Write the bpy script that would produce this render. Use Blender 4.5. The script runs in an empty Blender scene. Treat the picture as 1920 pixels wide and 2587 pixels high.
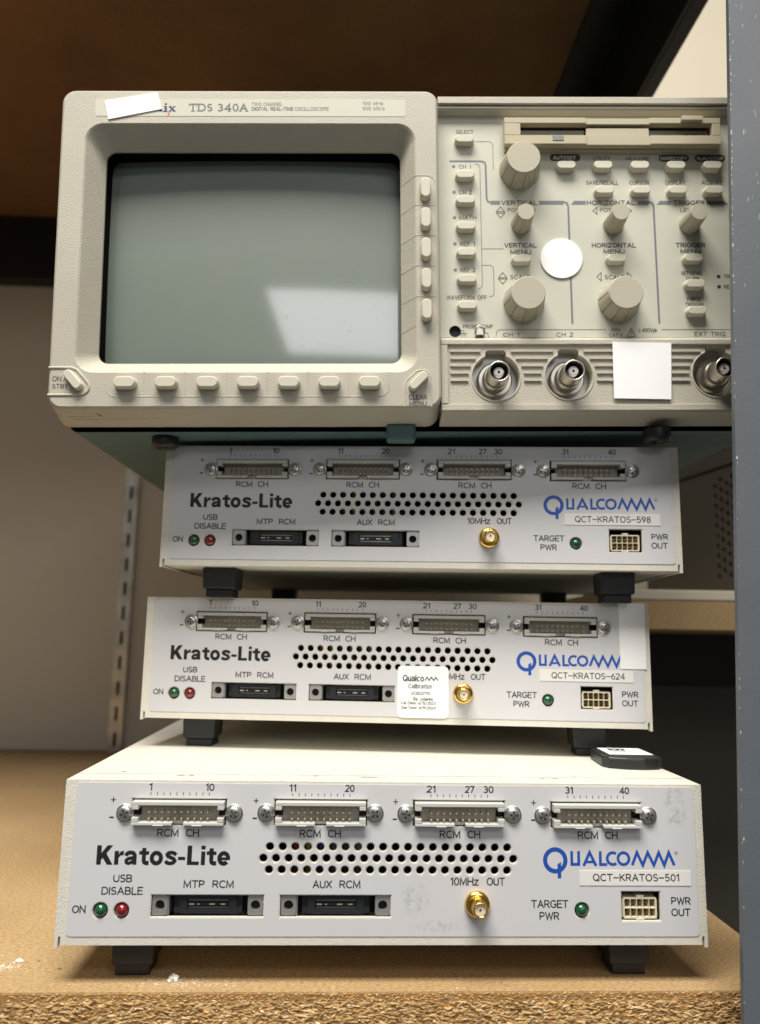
import bpy, bmesh, math, random
from mathutils import Matrix, Vector, Euler

SC = bpy.context.scene
COL = SC.collection
S = 0.001                       # every builder works in millimetres
R = math.radians
rnd = random.Random(7)

# ---------------------------------------------------------------- camera
cam_d = bpy.data.cameras.new('camera')
cam = bpy.data.objects.new('camera', cam_d)
COL.objects.link(cam)
EYE = 134.62                    # eye height above the lower shelf
th, ro = R(9.089), R(0.978)
fw = Vector((0, math.cos(th), math.sin(th)))
up0 = Vector((0, -math.sin(th), math.cos(th)))
rt0 = Vector((1, 0, 0))
rt = math.cos(ro) * rt0 + math.sin(ro) * up0
up = -math.sin(ro) * rt0 + math.cos(ro) * up0
M = Matrix((rt, up, -fw)).transposed().to_4x4()
M.translation = Vector((0, 0, EYE * S))
cam.matrix_world = M
cam_d.sensor_fit = 'VERTICAL'
cam_d.sensor_height = 36.0
cam_d.lens = 36.0 * 1935.03 / 2587.0
cam_d.clip_start = 0.01
cam_d.clip_end = 60
cam_d.dof.use_dof = True
cam_d.dof.focus_distance = 0.332
cam_d.dof.aperture_fstop = 8.5
SC.camera = cam

# ---------------------------------------------------------------- world, lamps, exposure
W = bpy.data.worlds.new('World')
SC.world = W
W.use_nodes = True
bg = W.node_tree.nodes['Background']
bg.inputs[0].default_value = (0.95, 0.93, 0.90, 1)
bg.inputs[1].default_value = 0.115


def ceiling_lamp(x, y, z, sx, sy, power, color=(1.0, 0.955, 0.885)):
    d = bpy.data.lights.new('ceiling_lamp', 'AREA')
    d.shape = 'RECTANGLE'
    d.size = sx * S
    d.size_y = sy * S
    d.energy = power
    d.color = color
    o = bpy.data.objects.new('ceiling_lamp', d)
    o.location = (x * S, y * S, z * S)
    COL.objects.link(o)
    return o


ceiling_lamp(-250, -430, 1750, 1200, 600, 72.0)
ceiling_lamp(1000, -1600, 1750, 1200, 600, 18.0)
ceiling_lamp(360, -4080, 1500, 1740, 2250, 50.0, (0.96, 0.98, 1.0))

vs = SC.view_settings
vs.view_transform = 'Standard'
vs.look = 'None'
vs.exposure = 0.0
vs.gamma = 1.0
vs.use_curve_mapping = False
SC.render.film_transparent = False
SC.cycles.max_bounces = 8


# ---------------------------------------------------------------- materials
def nt(name):
    m = bpy.data.materials.new(name)
    m.use_nodes = True
    t = m.node_tree
    return m, t, t.nodes['Principled BSDF']


def ramp(t, stops):
    n = t.nodes.new('ShaderNodeValToRGB')
    e = n.color_ramp.elements
    while len(e) < len(stops):
        e.new(0.5)
    for i, (p, c) in enumerate(stops):
        e[i].position = p
        e[i].color = (c[0], c[1], c[2], 1) if not isinstance(c, (int, float)) else (c, c, c, 1)
    return n


def noise(t, scale, detail=3, rough=0.55, coord='Object', stretch=None):
    tc = t.nodes.new('ShaderNodeTexCoord')
    n = t.nodes.new('ShaderNodeTexNoise')
    n.inputs['Scale'].default_value = scale
    n.inputs['Detail'].default_value = detail
    n.inputs['Roughness'].default_value = rough
    if stretch:
        mp = t.nodes.new('ShaderNodeMapping')
        mp.inputs['Scale'].default_value = stretch
        t.links.new(tc.outputs[coord], mp.inputs[0])
        t.links.new(mp.outputs[0], n.inputs['Vector'])
    else:
        t.links.new(tc.outputs[coord], n.inputs['Vector'])
    return n


def mat(name, col, rough=0.5, metal=0.0, bump=None, var=None, coat=0.0, spec=0.5, stretch=None):
    """bump = (scale per m, distance m, strength), var = (scale, amount)"""
    m, t, b = nt(name)
    b.inputs['Base Color'].default_value = (*col, 1)
    b.inputs['Roughness'].default_value = rough
    b.inputs['Metallic'].default_value = metal
    b.inputs['Specular IOR Level'].default_value = spec
    if coat:
        b.inputs['Coat Weight'].default_value = coat
        b.inputs['Coat Roughness'].default_value = 0.05
    if var:
        n = noise(t, var[0], 5, 0.6)
        k = var[1]
        r = ramp(t, [(0.3, [c * (1 - k) for c in col]), (0.7, [min(1, c * (1 + k)) for c in col])])
        t.links.new(n.outputs['Fac'], r.inputs[0])
        t.links.new(r.outputs[0], b.inputs['Base Color'])
    if bump:
        n = noise(t, bump[0], 2, 0.5, stretch=stretch)
        bp = t.nodes.new('ShaderNodeBump')
        bp.inputs['Distance'].default_value = bump[1]
        bp.inputs['Strength'].default_value = bump[2]
        t.links.new(n.outputs['Fac'], bp.inputs['Height'])
        t.links.new(bp.outputs[0], b.inputs['Normal'])
    return m


PL = mat('beige_plastic', (0.485, 0.458, 0.378), 0.5, bump=(1500, 0.0004, 0.5), var=(14, 0.07), spec=0.4)
PLS = mat('smooth_beige_plastic', (0.62, 0.595, 0.485), 0.42, bump=(1500, 0.0001, 0.2), spec=0.4)
KNOB = mat('knob_plastic', (0.47, 0.435, 0.34), 0.5, bump=(1500, 0.0002, 0.4), spec=0.4)
FLOP = mat('drive_plastic', (0.47, 0.42, 0.30), 0.5, bump=(1500, 0.0001, 0.3), spec=0.4)
PANEL = mat('panel_paint', (0.56, 0.555, 0.465), 0.5, bump=(2500, 0.00008, 0.3), var=(25, 0.03), spec=0.4)
NAMEP = mat('nameplate_film', (0.60, 0.59, 0.49), 0.35)
INK = mat('dark_grey_ink', (0.035, 0.036, 0.040), 0.6)
INKM = mat('mid_grey_ink', (0.13, 0.13, 0.14), 0.6)
BAR = mat('blue_grey_ink', (0.165, 0.175, 0.195), 0.6)
NAVY = mat('navy_ink', (0.02, 0.02, 0.09), 0.5)
RED = mat('red_ink', (0.55, 0.10, 0.07), 0.5)
WHITEINK = mat('white_ink', (0.72, 0.70, 0.62), 0.5)
BLACKINK = mat('black_ink', (0.012, 0.012, 0.013), 0.5)
BLUE = mat('blue_ink', (0.015, 0.085, 0.42), 0.4)
TEAL = mat('teal_painted_metal', (0.085, 0.155, 0.165), 0.55, bump=(1400, 0.0002, 0.4), var=(60, 0.1))
DARK = mat('dark_interior', (0.006, 0.006, 0.007), 0.8)
RUB = mat('black_rubber', (0.014, 0.014, 0.015), 0.45, bump=(1500, 0.0001, 0.3), var=(80, 0.2))
FOOTM = mat('black_foot_plastic', (0.020, 0.021, 0.022), 0.5, bump=(1200, 0.0001, 0.3))
POW = mat('cream_powder_coat', (0.70, 0.675, 0.59), 0.5, bump=(1600, 0.0003, 0.55), var=(120, 0.05), spec=0.4)
CHIP = mat('bare_metal_chip', (0.05, 0.048, 0.045), 0.6)
FACE = mat('printed_face_film', (0.645, 0.64, 0.655), 0.40, bump=(3500, 0.00005, 0.3), var=(55, 0.018), spec=0.4)
TAPE = mat('white_label_tape', (0.80, 0.79, 0.76), 0.4)
PAPER = mat('white_paper_sticker', (0.95, 0.95, 0.95), 0.55)
CHROME = mat('zinc_plated_screw', (0.58, 0.575, 0.56), 0.33, 0.9)
NICKEL = mat('nickel_plate', (0.60, 0.565, 0.50), 0.33, 1.0)
STEEL = mat('stamped_steel', (0.55, 0.54, 0.52), 0.42, 0.75)
ZINC = mat('brushed_zinc', (0.60, 0.58, 0.54), 0.33, 1.0, bump=(300, 0.0003, 0.3), var=(40, 0.2))
GOLD = mat('gold_plate', (0.86, 0.58, 0.17), 0.2, 1.0)
PIN = mat('tinned_pin', (0.85, 0.78, 0.60), 0.4, 0.7)
SHR = mat('grey_white_nylon', (0.56, 0.56, 0.53), 0.5)
FLOOR_H = mat('taupe_header_floor', (0.40, 0.36, 0.31), 0.55)
HOUS = mat('black_connector_plastic', (0.018, 0.020, 0.024), 0.4)
NYL = mat('ivory_nylon', (0.72, 0.66, 0.50), 0.45)
BRN = mat('dark_amber_cavity', (0.20, 0.115, 0.04), 0.6)  # brown of the power connector's cells
PTFE = mat('white_ptfe', (0.80, 0.78, 0.76), 0.4)
PINKT = mat('cream_insulator', (0.72, 0.62, 0.52), 0.4)
LGREEN = mat('green_led_epoxy', (0.008, 0.085, 0.03), 0.12, coat=1.0)
LRED = mat('red_led_epoxy', (0.19, 0.008, 0.012), 0.12, coat=1.0)
LCLR = mat('clear_lens', (0.17, 0.19, 0.18), 0.2)
BLK = mat('black_steel_paint', (0.010, 0.0085, 0.007), 0.45, bump=(500, 0.0002, 0.3))
CREAM = mat('cream_laminate', (0.62, 0.55, 0.42), 0.5, var=(30, 0.08))
INSTR = mat('grey_instrument_paint', (0.10, 0.088, 0.070), 0.55, bump=(1500, 0.0002, 0.3))
CHALK = mat('white_plaster', (0.85, 0.84, 0.80), 0.8, bump=(900, 0.0005, 0.6))
KEYP = mat('black_fob_plastic', (0.016, 0.017, 0.018), 0.38, bump=(2500, 0.00005, 0.3))


def m_scr():
    """dark grey-green phosphor seen through a curved glossy glass"""
    m, t, b = nt('crt_glass')
    n = noise(t, 14, 4)
    r = ramp(t, [(0.3, (0.162, 0.200, 0.172)), (0.7, (0.180, 0.216, 0.183))])
    t.links.new(n.outputs['Fac'], r.inputs[0])
    t.links.new(r.outputs[0], b.inputs['Base Color'])
    b.inputs['Roughness'].default_value = 0.5
    b.inputs['Coat Weight'].default_value = 1.0
    b.inputs['Coat Roughness'].default_value = 0.1
    b.inputs['Coat IOR'].default_value = 1.85
    n2 = noise(t, 420, 3, 0.7)
    r2 = ramp(t, [(0.0, 0.07), (0.64, 0.07), (0.74, 0.34)])
    t.links.new(n2.outputs['Fac'], r2.inputs[0])
    t.links.new(r2.outputs[0], b.inputs['Coat Roughness'])
    return m


SCREEN = m_scr()


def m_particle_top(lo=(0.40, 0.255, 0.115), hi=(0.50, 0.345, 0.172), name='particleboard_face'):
    m, t, b = nt(name)
    n1 = noise(t, 7, 4, 0.6)
    r1 = ramp(t, [(0.3, lo), (0.7, hi)])
    t.links.new(n1.outputs['Fac'], r1.inputs[0])
    n2 = noise(t, 1150, 4, 0.7, stretch=(0.5, 1.0, 1.0))
    r2 = ramp(t, [(0.34, 0.50), (0.44, 0.84), (0.54, 1.0), (0.66, 1.32)])
    t.links.new(n2.outputs['Fac'], r2.inputs[0])
    n3 = noise(t, 260, 2, 0.5)
    r3 = ramp(t, [(0.24, 0.40), (0.29, 1.0)])
    t.links.new(n3.outputs['Fac'], r3.inputs[0])
    mx = t.nodes.new('ShaderNodeMixRGB')
    mx.blend_type = 'MULTIPLY'
    mx.inputs[0].default_value = 1.0
    t.links.new(r1.outputs[0], mx.inputs[1])
    t.links.new(r2.outputs[0], mx.inputs[2])
    my = t.nodes.new('ShaderNodeMixRGB')
    my.blend_type = 'MULTIPLY'
    my.inputs[0].default_value = 1.0
    t.links.new(mx.outputs[0], my.inputs[1])
    t.links.new(r3.outputs[0], my.inputs[2])
    t.links.new(my.outputs[0], b.inputs['Base Color'])
    b.inputs['Roughness'].default_value = 0.7
    bp = t.nodes.new('ShaderNodeBump')
    bp.inputs['Distance'].default_value = 0.0004
    bp.inputs['Strength'].default_value = 0.5
    t.links.new(n2.outputs['Fac'], bp.inputs['Height'])
    t.links.new(bp.outputs[0], b.inputs['Normal'])
    return m


BOARD = m_particle_top()
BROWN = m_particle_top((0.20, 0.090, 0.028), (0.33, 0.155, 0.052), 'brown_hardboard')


def m_particle_edge():
    m, t, b = nt('particleboard_chips')
    at = t.nodes.new('ShaderNodeAttribute')
    at.attribute_name = 'tone'
    r = ramp(t, [(0.0, (0.16, 0.07, 0.02)), (0.3, (0.47, 0.265, 0.09)), (0.65, (0.72, 0.47, 0.20)), (1.0, (0.88, 0.69, 0.42))])
    t.links.new(at.outputs['Fac'], r.inputs[0])
    n = noise(t, 900, 3, 0.6, stretch=(0.3, 1, 1))
    r2 = ramp(t, [(0.3, 0.7), (0.7, 1.15)])
    t.links.new(n.outputs['Fac'], r2.inputs[0])
    mx = t.nodes.new('ShaderNodeMixRGB')
    mx.blend_type = 'MULTIPLY'
    mx.inputs[0].default_value = 1.0
    t.links.new(r.outputs[0], mx.inputs[1])
    t.links.new(r2.outputs[0], mx.inputs[2])
    t.links.new(mx.outputs[0], b.inputs['Base Color'])
    b.inputs['Roughness'].default_value = 0.75
    return m


EDGE = m_particle_edge()


def m_post():
    m, t, b = nt('scuffed_grey_steel_paint')
    n1 = noise(t, 22, 5, 0.6)
    r1 = ramp(t, [(0.3, (0.105, 0.120, 0.137)), (0.7, (0.125, 0.140, 0.155))])
    t.links.new(n1.outputs['Fac'], r1.inputs[0])
    n2 = noise(t, 170, 6, 0.72, stretch=(1.6, 1.6, 0.35))
    r2 = ramp(t, [(0.655, 0.0), (0.70, 1.0)])
    t.links.new(n2.outputs['Fac'], r2.inputs[0])
    n3 = noise(t, 12, 2)
    r3 = ramp(t, [(0.52, 0.0), (0.62, 0.75)])
    t.links.new(n3.outputs['Fac'], r3.inputs[0])
    mu = t.nodes.new('ShaderNodeMath')
    mu.operation = 'MULTIPLY'
    t.links.new(r2.outputs[0], mu.inputs[0])
    t.links.new(r3.outputs[0], mu.inputs[1])
    mx = t.nodes.new('ShaderNodeMixRGB')
    t.links.new(mu.outputs[0], mx.inputs[0])
    t.links.new(r1.outputs[0], mx.inputs[1])
    mx.inputs[2].default_value = (0.42, 0.42, 0.42, 1)
    t.links.new(mx.outputs[0], b.inputs['Base Color'])
    b.inputs['Roughness'].default_value = 0.42
    n4 = noise(t, 700, 2)
    bp = t.nodes.new('ShaderNodeBump')
    bp.inputs['Distance'].default_value = 0.0002
    bp.inputs['Strength'].default_value = 0.3
    t.links.new(n4.outputs['Fac'], bp.inputs['Height'])
    t.links.new(bp.outputs[0], b.inputs['Normal'])
    return m


POST = m_post()
WALL = mat('painted_wall', (0.72, 0.655, 0.52), 0.8, bump=(250, 0.0005, 0.25), var=(3, 0.03))


def m_smudge():
    """the printed film with grey rubbed dirt in three places (own shapes, in the panel's own coordinates)"""
    m, t, b = nt('smudged_face_film')
    tc = t.nodes.new('ShaderNodeTexCoord')
    sp = t.nodes.new('ShaderNodeSeparateXYZ')
    t.links.new(tc.outputs['Object'], sp.inputs[0])

    def blob(cx, cz, rx, rz):
        def ax(out, c, r):
            a = t.nodes.new('ShaderNodeMath'); a.operation = 'SUBTRACT'
            t.links.new(out, a.inputs[0]); a.inputs[1].default_value = c * S
            d = t.nodes.new('ShaderNodeMath'); d.operation = 'DIVIDE'
            t.links.new(a.outputs[0], d.inputs[0]); d.inputs[1].default_value = r * S
            p = t.nodes.new('ShaderNodeMath'); p.operation = 'POWER'
            t.links.new(d.outputs[0], p.inputs[0]); p.inputs[1].default_value = 2
            return p
        a, c = ax(sp.outputs['X'], cx, rx), ax(sp.outputs['Z'], cz, rz)
        s = t.nodes.new('ShaderNodeMath'); s.operation = 'ADD'
        t.links.new(a.outputs[0], s.inputs[0]); t.links.new(c.outputs[0], s.inputs[1])
        r = ramp(t, [(0.25, 1.0), (1.0, 0.0)])
        t.links.new(s.outputs[0], r.inputs[0])
        return r
    bl = [blob(11.0, 32.0, 6.5, 6.8), blob(20.0, 22.0, 9.5, 2.6), blob(116.5, 70.5, 5.5, 5.5), blob(117.5, 63.5, 5.0, 5.0)]
    acc = bl[0].outputs[0]
    for o in bl[1:]:
        x = t.nodes.new('ShaderNodeMath'); x.operation = 'MAXIMUM'
        t.links.new(acc, x.inputs[0]); t.links.new(o.outputs[0], x.inputs[1])
        acc = x.outputs[0]
    n = noise(t, 330, 6, 0.75)
    r = ramp(t, [(0.46, 0.0), (0.66, 0.55)])
    t.links.new(n.outputs['Fac'], r.inputs[0])
    mu = t.nodes.new('ShaderNodeMath'); mu.operation = 'MULTIPLY'
    t.links.new(acc, mu.inputs[0]); t.links.new(r.outputs[0], mu.inputs[1])
    mx = t.nodes.new('ShaderNodeMixRGB')
    t.links.new(mu.outputs[0], mx.inputs[0])
    mx.inputs[1].default_value = (0.645, 0.64, 0.655, 1)
    mx.inputs[2].default_value = (0.22, 0.215, 0.205, 1)
    t.links.new(mx.outputs[0], b.inputs['Base Color'])
    b.inputs['Roughness'].default_value = 0.38
    return m


SMUDGE = m_smudge()


# ---------------------------------------------------------------- mesh helpers (mm; 2-D shapes live in x-z and face -y)
class MB:
    def __init__(self):
        self.v, self.f, self.m, self.s, self.tone = [], [], [], [], []

    def add(self, vs, fs, mat=0, smooth=False, tone=None):
        o = len(self.v)
        self.v.extend(vs)
        for f in fs:
            self.f.append([i + o for i in f])
            self.m.append(mat)
            self.s.append(smooth)
            self.tone.append(0.5 if tone is None else tone)

    def box(self, x0, x1, y0, y1, z0, z1, mat=0):
        v = [(x0, y0, z0), (x1, y0, z0), (x1, y1, z0), (x0, y1, z0), (x0, y0, z1), (x1, y0, z1), (x1, y1, z1), (x0, y1, z1)]
        f = [(3, 2, 1, 0), (4, 5, 6, 7), (0, 1, 5, 4), (1, 2, 6, 5), (2, 3, 7, 6), (3, 0, 4, 7)]
        self.add(v, f, mat)

    def loft(self, rings, mat=0, smooth=False, cap0=False, cap1=False):
        """rings of equal count; ring order from front (-y) to back; 2-D ring ccw seen from the front"""
        n = len(rings[0])
        vs = [p for r in rings for p in r]
        fs = []
        for k in range(len(rings) - 1):
            for i in range(n):
                j = (i + 1) % n
                fs.append((k * n + i, (k + 1) * n + i, (k + 1) * n + j, k * n + j))
        self.add(vs, fs, mat, smooth)
        if cap0:
            self.add(list(rings[0]), [tuple(range(n))], mat)
        if cap1:
            self.add(list(rings[-1]), [tuple(reversed(range(n)))], mat)

    def lathe(self, cx, cz, prof, mat=0, n=32, smooth=True, mod=None):
        """prof: list of (radius, y) from the front centre to the back"""
        rings = []
        for (r, y) in prof:
            ring = []
            for i in range(n):
                a = 2 * math.pi * i / n
                rr = r * (mod(i, r, y) if mod else 1.0)
                ring.append((cx + rr * math.cos(a), y, cz + rr * math.sin(a)))
            rings.append(ring)
        self.loft(rings, mat, smooth)
        if prof[0][0] > 1e-6:
            self.add(list(rings[0]), [tuple(range(n))], mat)
        if prof[-1][0] > 1e-6:
            self.add(list(rings[-1]), [tuple(reversed(range(n)))], mat)

    def stadium(self, cx, cz, w, h, y0, y1, ang=0, mat=0, cham=0.28, taper=0.35):
        """a push button: front at y0, foot at y1"""
        def ring(ins, y):
            ww, hh = w / 2 - ins, h / 2 - ins
            c = min(ww, hh) * 0.92
            pts = []
            for (sx, sz, a0) in ((1, 1, 0), (-1, 1, 90), (-1, -1, 180), (1, -1, 270)):
                for k in range(7):
                    a = R(a0 + k * 15)
                    pts.append((sx * (ww - c) + c * math.cos(a), sz * (hh - c) + c * math.sin(a)))
            ca, sa = math.cos(ang), math.sin(ang)
            return [(cx + x * ca - z * sa, y, cz + x * sa + z * ca) for x, z in pts]
        self.loft([ring(cham * 1.3, y0), ring(cham * 0.4, y0 + cham * 0.45), ring(0, y0 + cham * 1.2), ring(-taper, y1)], mat, True)
        r0 = ring(cham * 1.3, y0)
        self.add(r0, [tuple(range(len(r0)))], mat)

    def strip(self, pts, w, y, mat=0, closed=False):
        """flat printed line"""
        P = [Vector(p) for p in pts]
        n = len(P)
        L, Rr = [], []
        for i in range(n):
            a = P[i - 1] if (i > 0 or closed) else None
            c = P[(i + 1) % n] if (i < n - 1 or closed) else None
            d1 = (P[i] - a).normalized() if a is not None else (c - P[i]).normalized()
            d2 = (c - P[i]).normalized() if c is not None else d1
            n1 = Vector((-d1.y, d1.x))
            n2 = Vector((-d2.y, d2.x))
            b = (n1 + n2)
            if b.length < 1e-6:
                b = n1
            b.normalize()
            k = w / 2 / max(0.35, b.dot(n1))
            L.append(P[i] + b * k)
            Rr.append(P[i] - b * k)
        vs = [(p.x, y, p.y) for p in L] + [(p.x, y, p.y) for p in Rr]
        fs = []
        for i in range(n if closed else n - 1):
            j = (i + 1) % n
            fs.append((i, n + i, n + j, j))
        self.add(vs, fs, mat)

    def disc(self, cx, cz, r, y, mat=0, n=20, rz=None):
        rz = rz or r
        self.add([(cx + r * math.cos(2 * math.pi * i / n), y, cz + rz * math.sin(2 * math.pi * i / n)) for i in range(n)], [tuple(range(n))], mat)

    def ring2(self, cx, cz, r0, r1, y, mat=0, n=40):
        vs = []
        for r in (r0, r1):
            vs += [(cx + r * math.cos(2 * math.pi * i / n), y, cz + r * math.sin(2 * math.pi * i / n)) for i in range(n)]
        self.add(vs, [(i, (i + 1) % n, n + (i + 1) % n, n + i)[::-1] for i in range(n)], mat)

    def quad(self, p, y, mat=0):
        self.add([(x, y, z) for x, z in p], [tuple(range(len(p)))], mat)

    def tube(self, pts, r, mat=0, n=8, flat=1.0):
        P = [Vector(p) for p in pts]
        rings = []
        for i, p in enumerate(P):
            d = (P[min(i + 1, len(P) - 1)] - P[max(i - 1, 0)]).normalized()
            a = d.cross(Vector((0, 1, 0)))
            if a.length < 1e-3:
                a = d.cross(Vector((0, 0, 1)))
            a.normalize()
            b = a.cross(d).normalized()
            rings.append([tuple(p + a * r * math.cos(2 * math.pi * k / n) + b * r * flat * math.sin(2 * math.pi * k / n)) for k in range(n)])
        self.loft(rings, mat, True, True, True)

    def mesh2d(self, data, y, mat=0, fit=None):
        vs, fs = data
        if fit:
            x0, x1, z0, z1 = fit
            ax = min(v[0] for v in vs); bx = max(v[0] for v in vs)
            az = min(v[1] for v in vs); bz = max(v[1] for v in vs)
            vs = [(x0 + (v[0] - ax) / (bx - ax) * (x1 - x0), z0 + (v[1] - az) / (bz - az) * (z1 - z0), 0) for v in vs]
        self.add([(v[0], y - v[2], v[1]) for v in vs], fs, mat)

    def text(self, s, x0, x1, z0, z1, y, mat=0, bold=0.0):
        w = bold if bold > 0.1 else (z1 - z0) * (0.135 + bold * 2.2)
        lettering(self, s, x0, x1, z0, z1, y, mat, w)

    def plate(self, outline, holes, y0, y1, mat=0):
        """2-D filled outline with holes, front at y0 and back at y1"""
        self.mesh2d(curve2d([outline] + holes, abs(y1 - y0)), (y0 + y1) / 2, mat)

    def build(self, name, mats, parent=None, loc=(0, 0, 0), bevel=0, seg=2, tone=False, auto=None):
        me = self.mesh(name, mats, tone)
        return inst(name, me, parent, loc, bevel, seg)

    def mesh(self, name, mats, tone=False):
        me = bpy.data.meshes.new(name)
        me.from_pydata([(a * S, b * S, c * S) for a, b, c in self.v], [], self.f)
        for mm in (mats if isinstance(mats, (list, tuple)) else [mats]):
            me.materials.append(mm)
        me.polygons.foreach_set('material_index', self.m)
        me.polygons.foreach_set('use_smooth', self.s)
        if tone:
            at = me.attributes.new('tone', 'FLOAT', 'FACE')
            at.data.foreach_set('value', self.tone)
        me.update()
        return me


def inst(name, me, parent=None, loc=(0, 0, 0), bevel=0, seg=2):
    o = bpy.data.objects.new(name, me)
    COL.objects.link(o)
    o.location = [c * S for c in loc]
    if parent is not None:
        o.parent = parent
    if bevel:
        b = o.modifiers.new('bevel', 'BEVEL')
        b.width = bevel * S
        b.segments = seg
        b.limit_method = 'ANGLE'
        b.angle_limit = R(40)
    return o


def curve2d(outlines, depth):
    c = bpy.data.curves.new('p', 'CURVE')
    c.dimensions = '2D'
    c.fill_mode = 'BOTH'
    c.extrude = depth / 2
    for pts in outlines:
        s = c.splines.new('POLY')
        s.points.add(len(pts) - 1)
        for i, (x, z) in enumerate(pts):
            s.points[i].co = (x, z, 0, 1)
        s.use_cyclic_u = True
    o = bpy.data.objects.new('p', c)
    COL.objects.link(o)
    dg = bpy.context.evaluated_depsgraph_get()
    me = o.evaluated_get(dg).to_mesh()
    d = ([tuple(v.co) for v in me.vertices], [tuple(p.vertices) for p in me.polygons])
    o.evaluated_get(dg).to_mesh_clear()
    bpy.data.objects.remove(o)
    bpy.data.curves.remove(c)
    return d


def circ(cx, cz, r, n=20, a0=0):
    return [(cx + r * math.cos(a0 + 2 * math.pi * i / n), cz + r * math.sin(a0 + 2 * math.pi * i / n)) for i in range(n)]

# ---------------------------------------------------------------- a plain stroke alphabet for the printing (cap height 1)
def _arc(cx, cz, rx, rz, a0, a1, n=10):
    return [(cx + rx * math.cos(R(a0 + (a1 - a0) * i / n)), cz + rz * math.sin(R(a0 + (a1 - a0) * i / n))) for i in range(n + 1)]


def _o(w, h=1.0):
    return [_arc(w / 2, h / 2, w / 2, h / 2, 90, 450, 24)]


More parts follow.
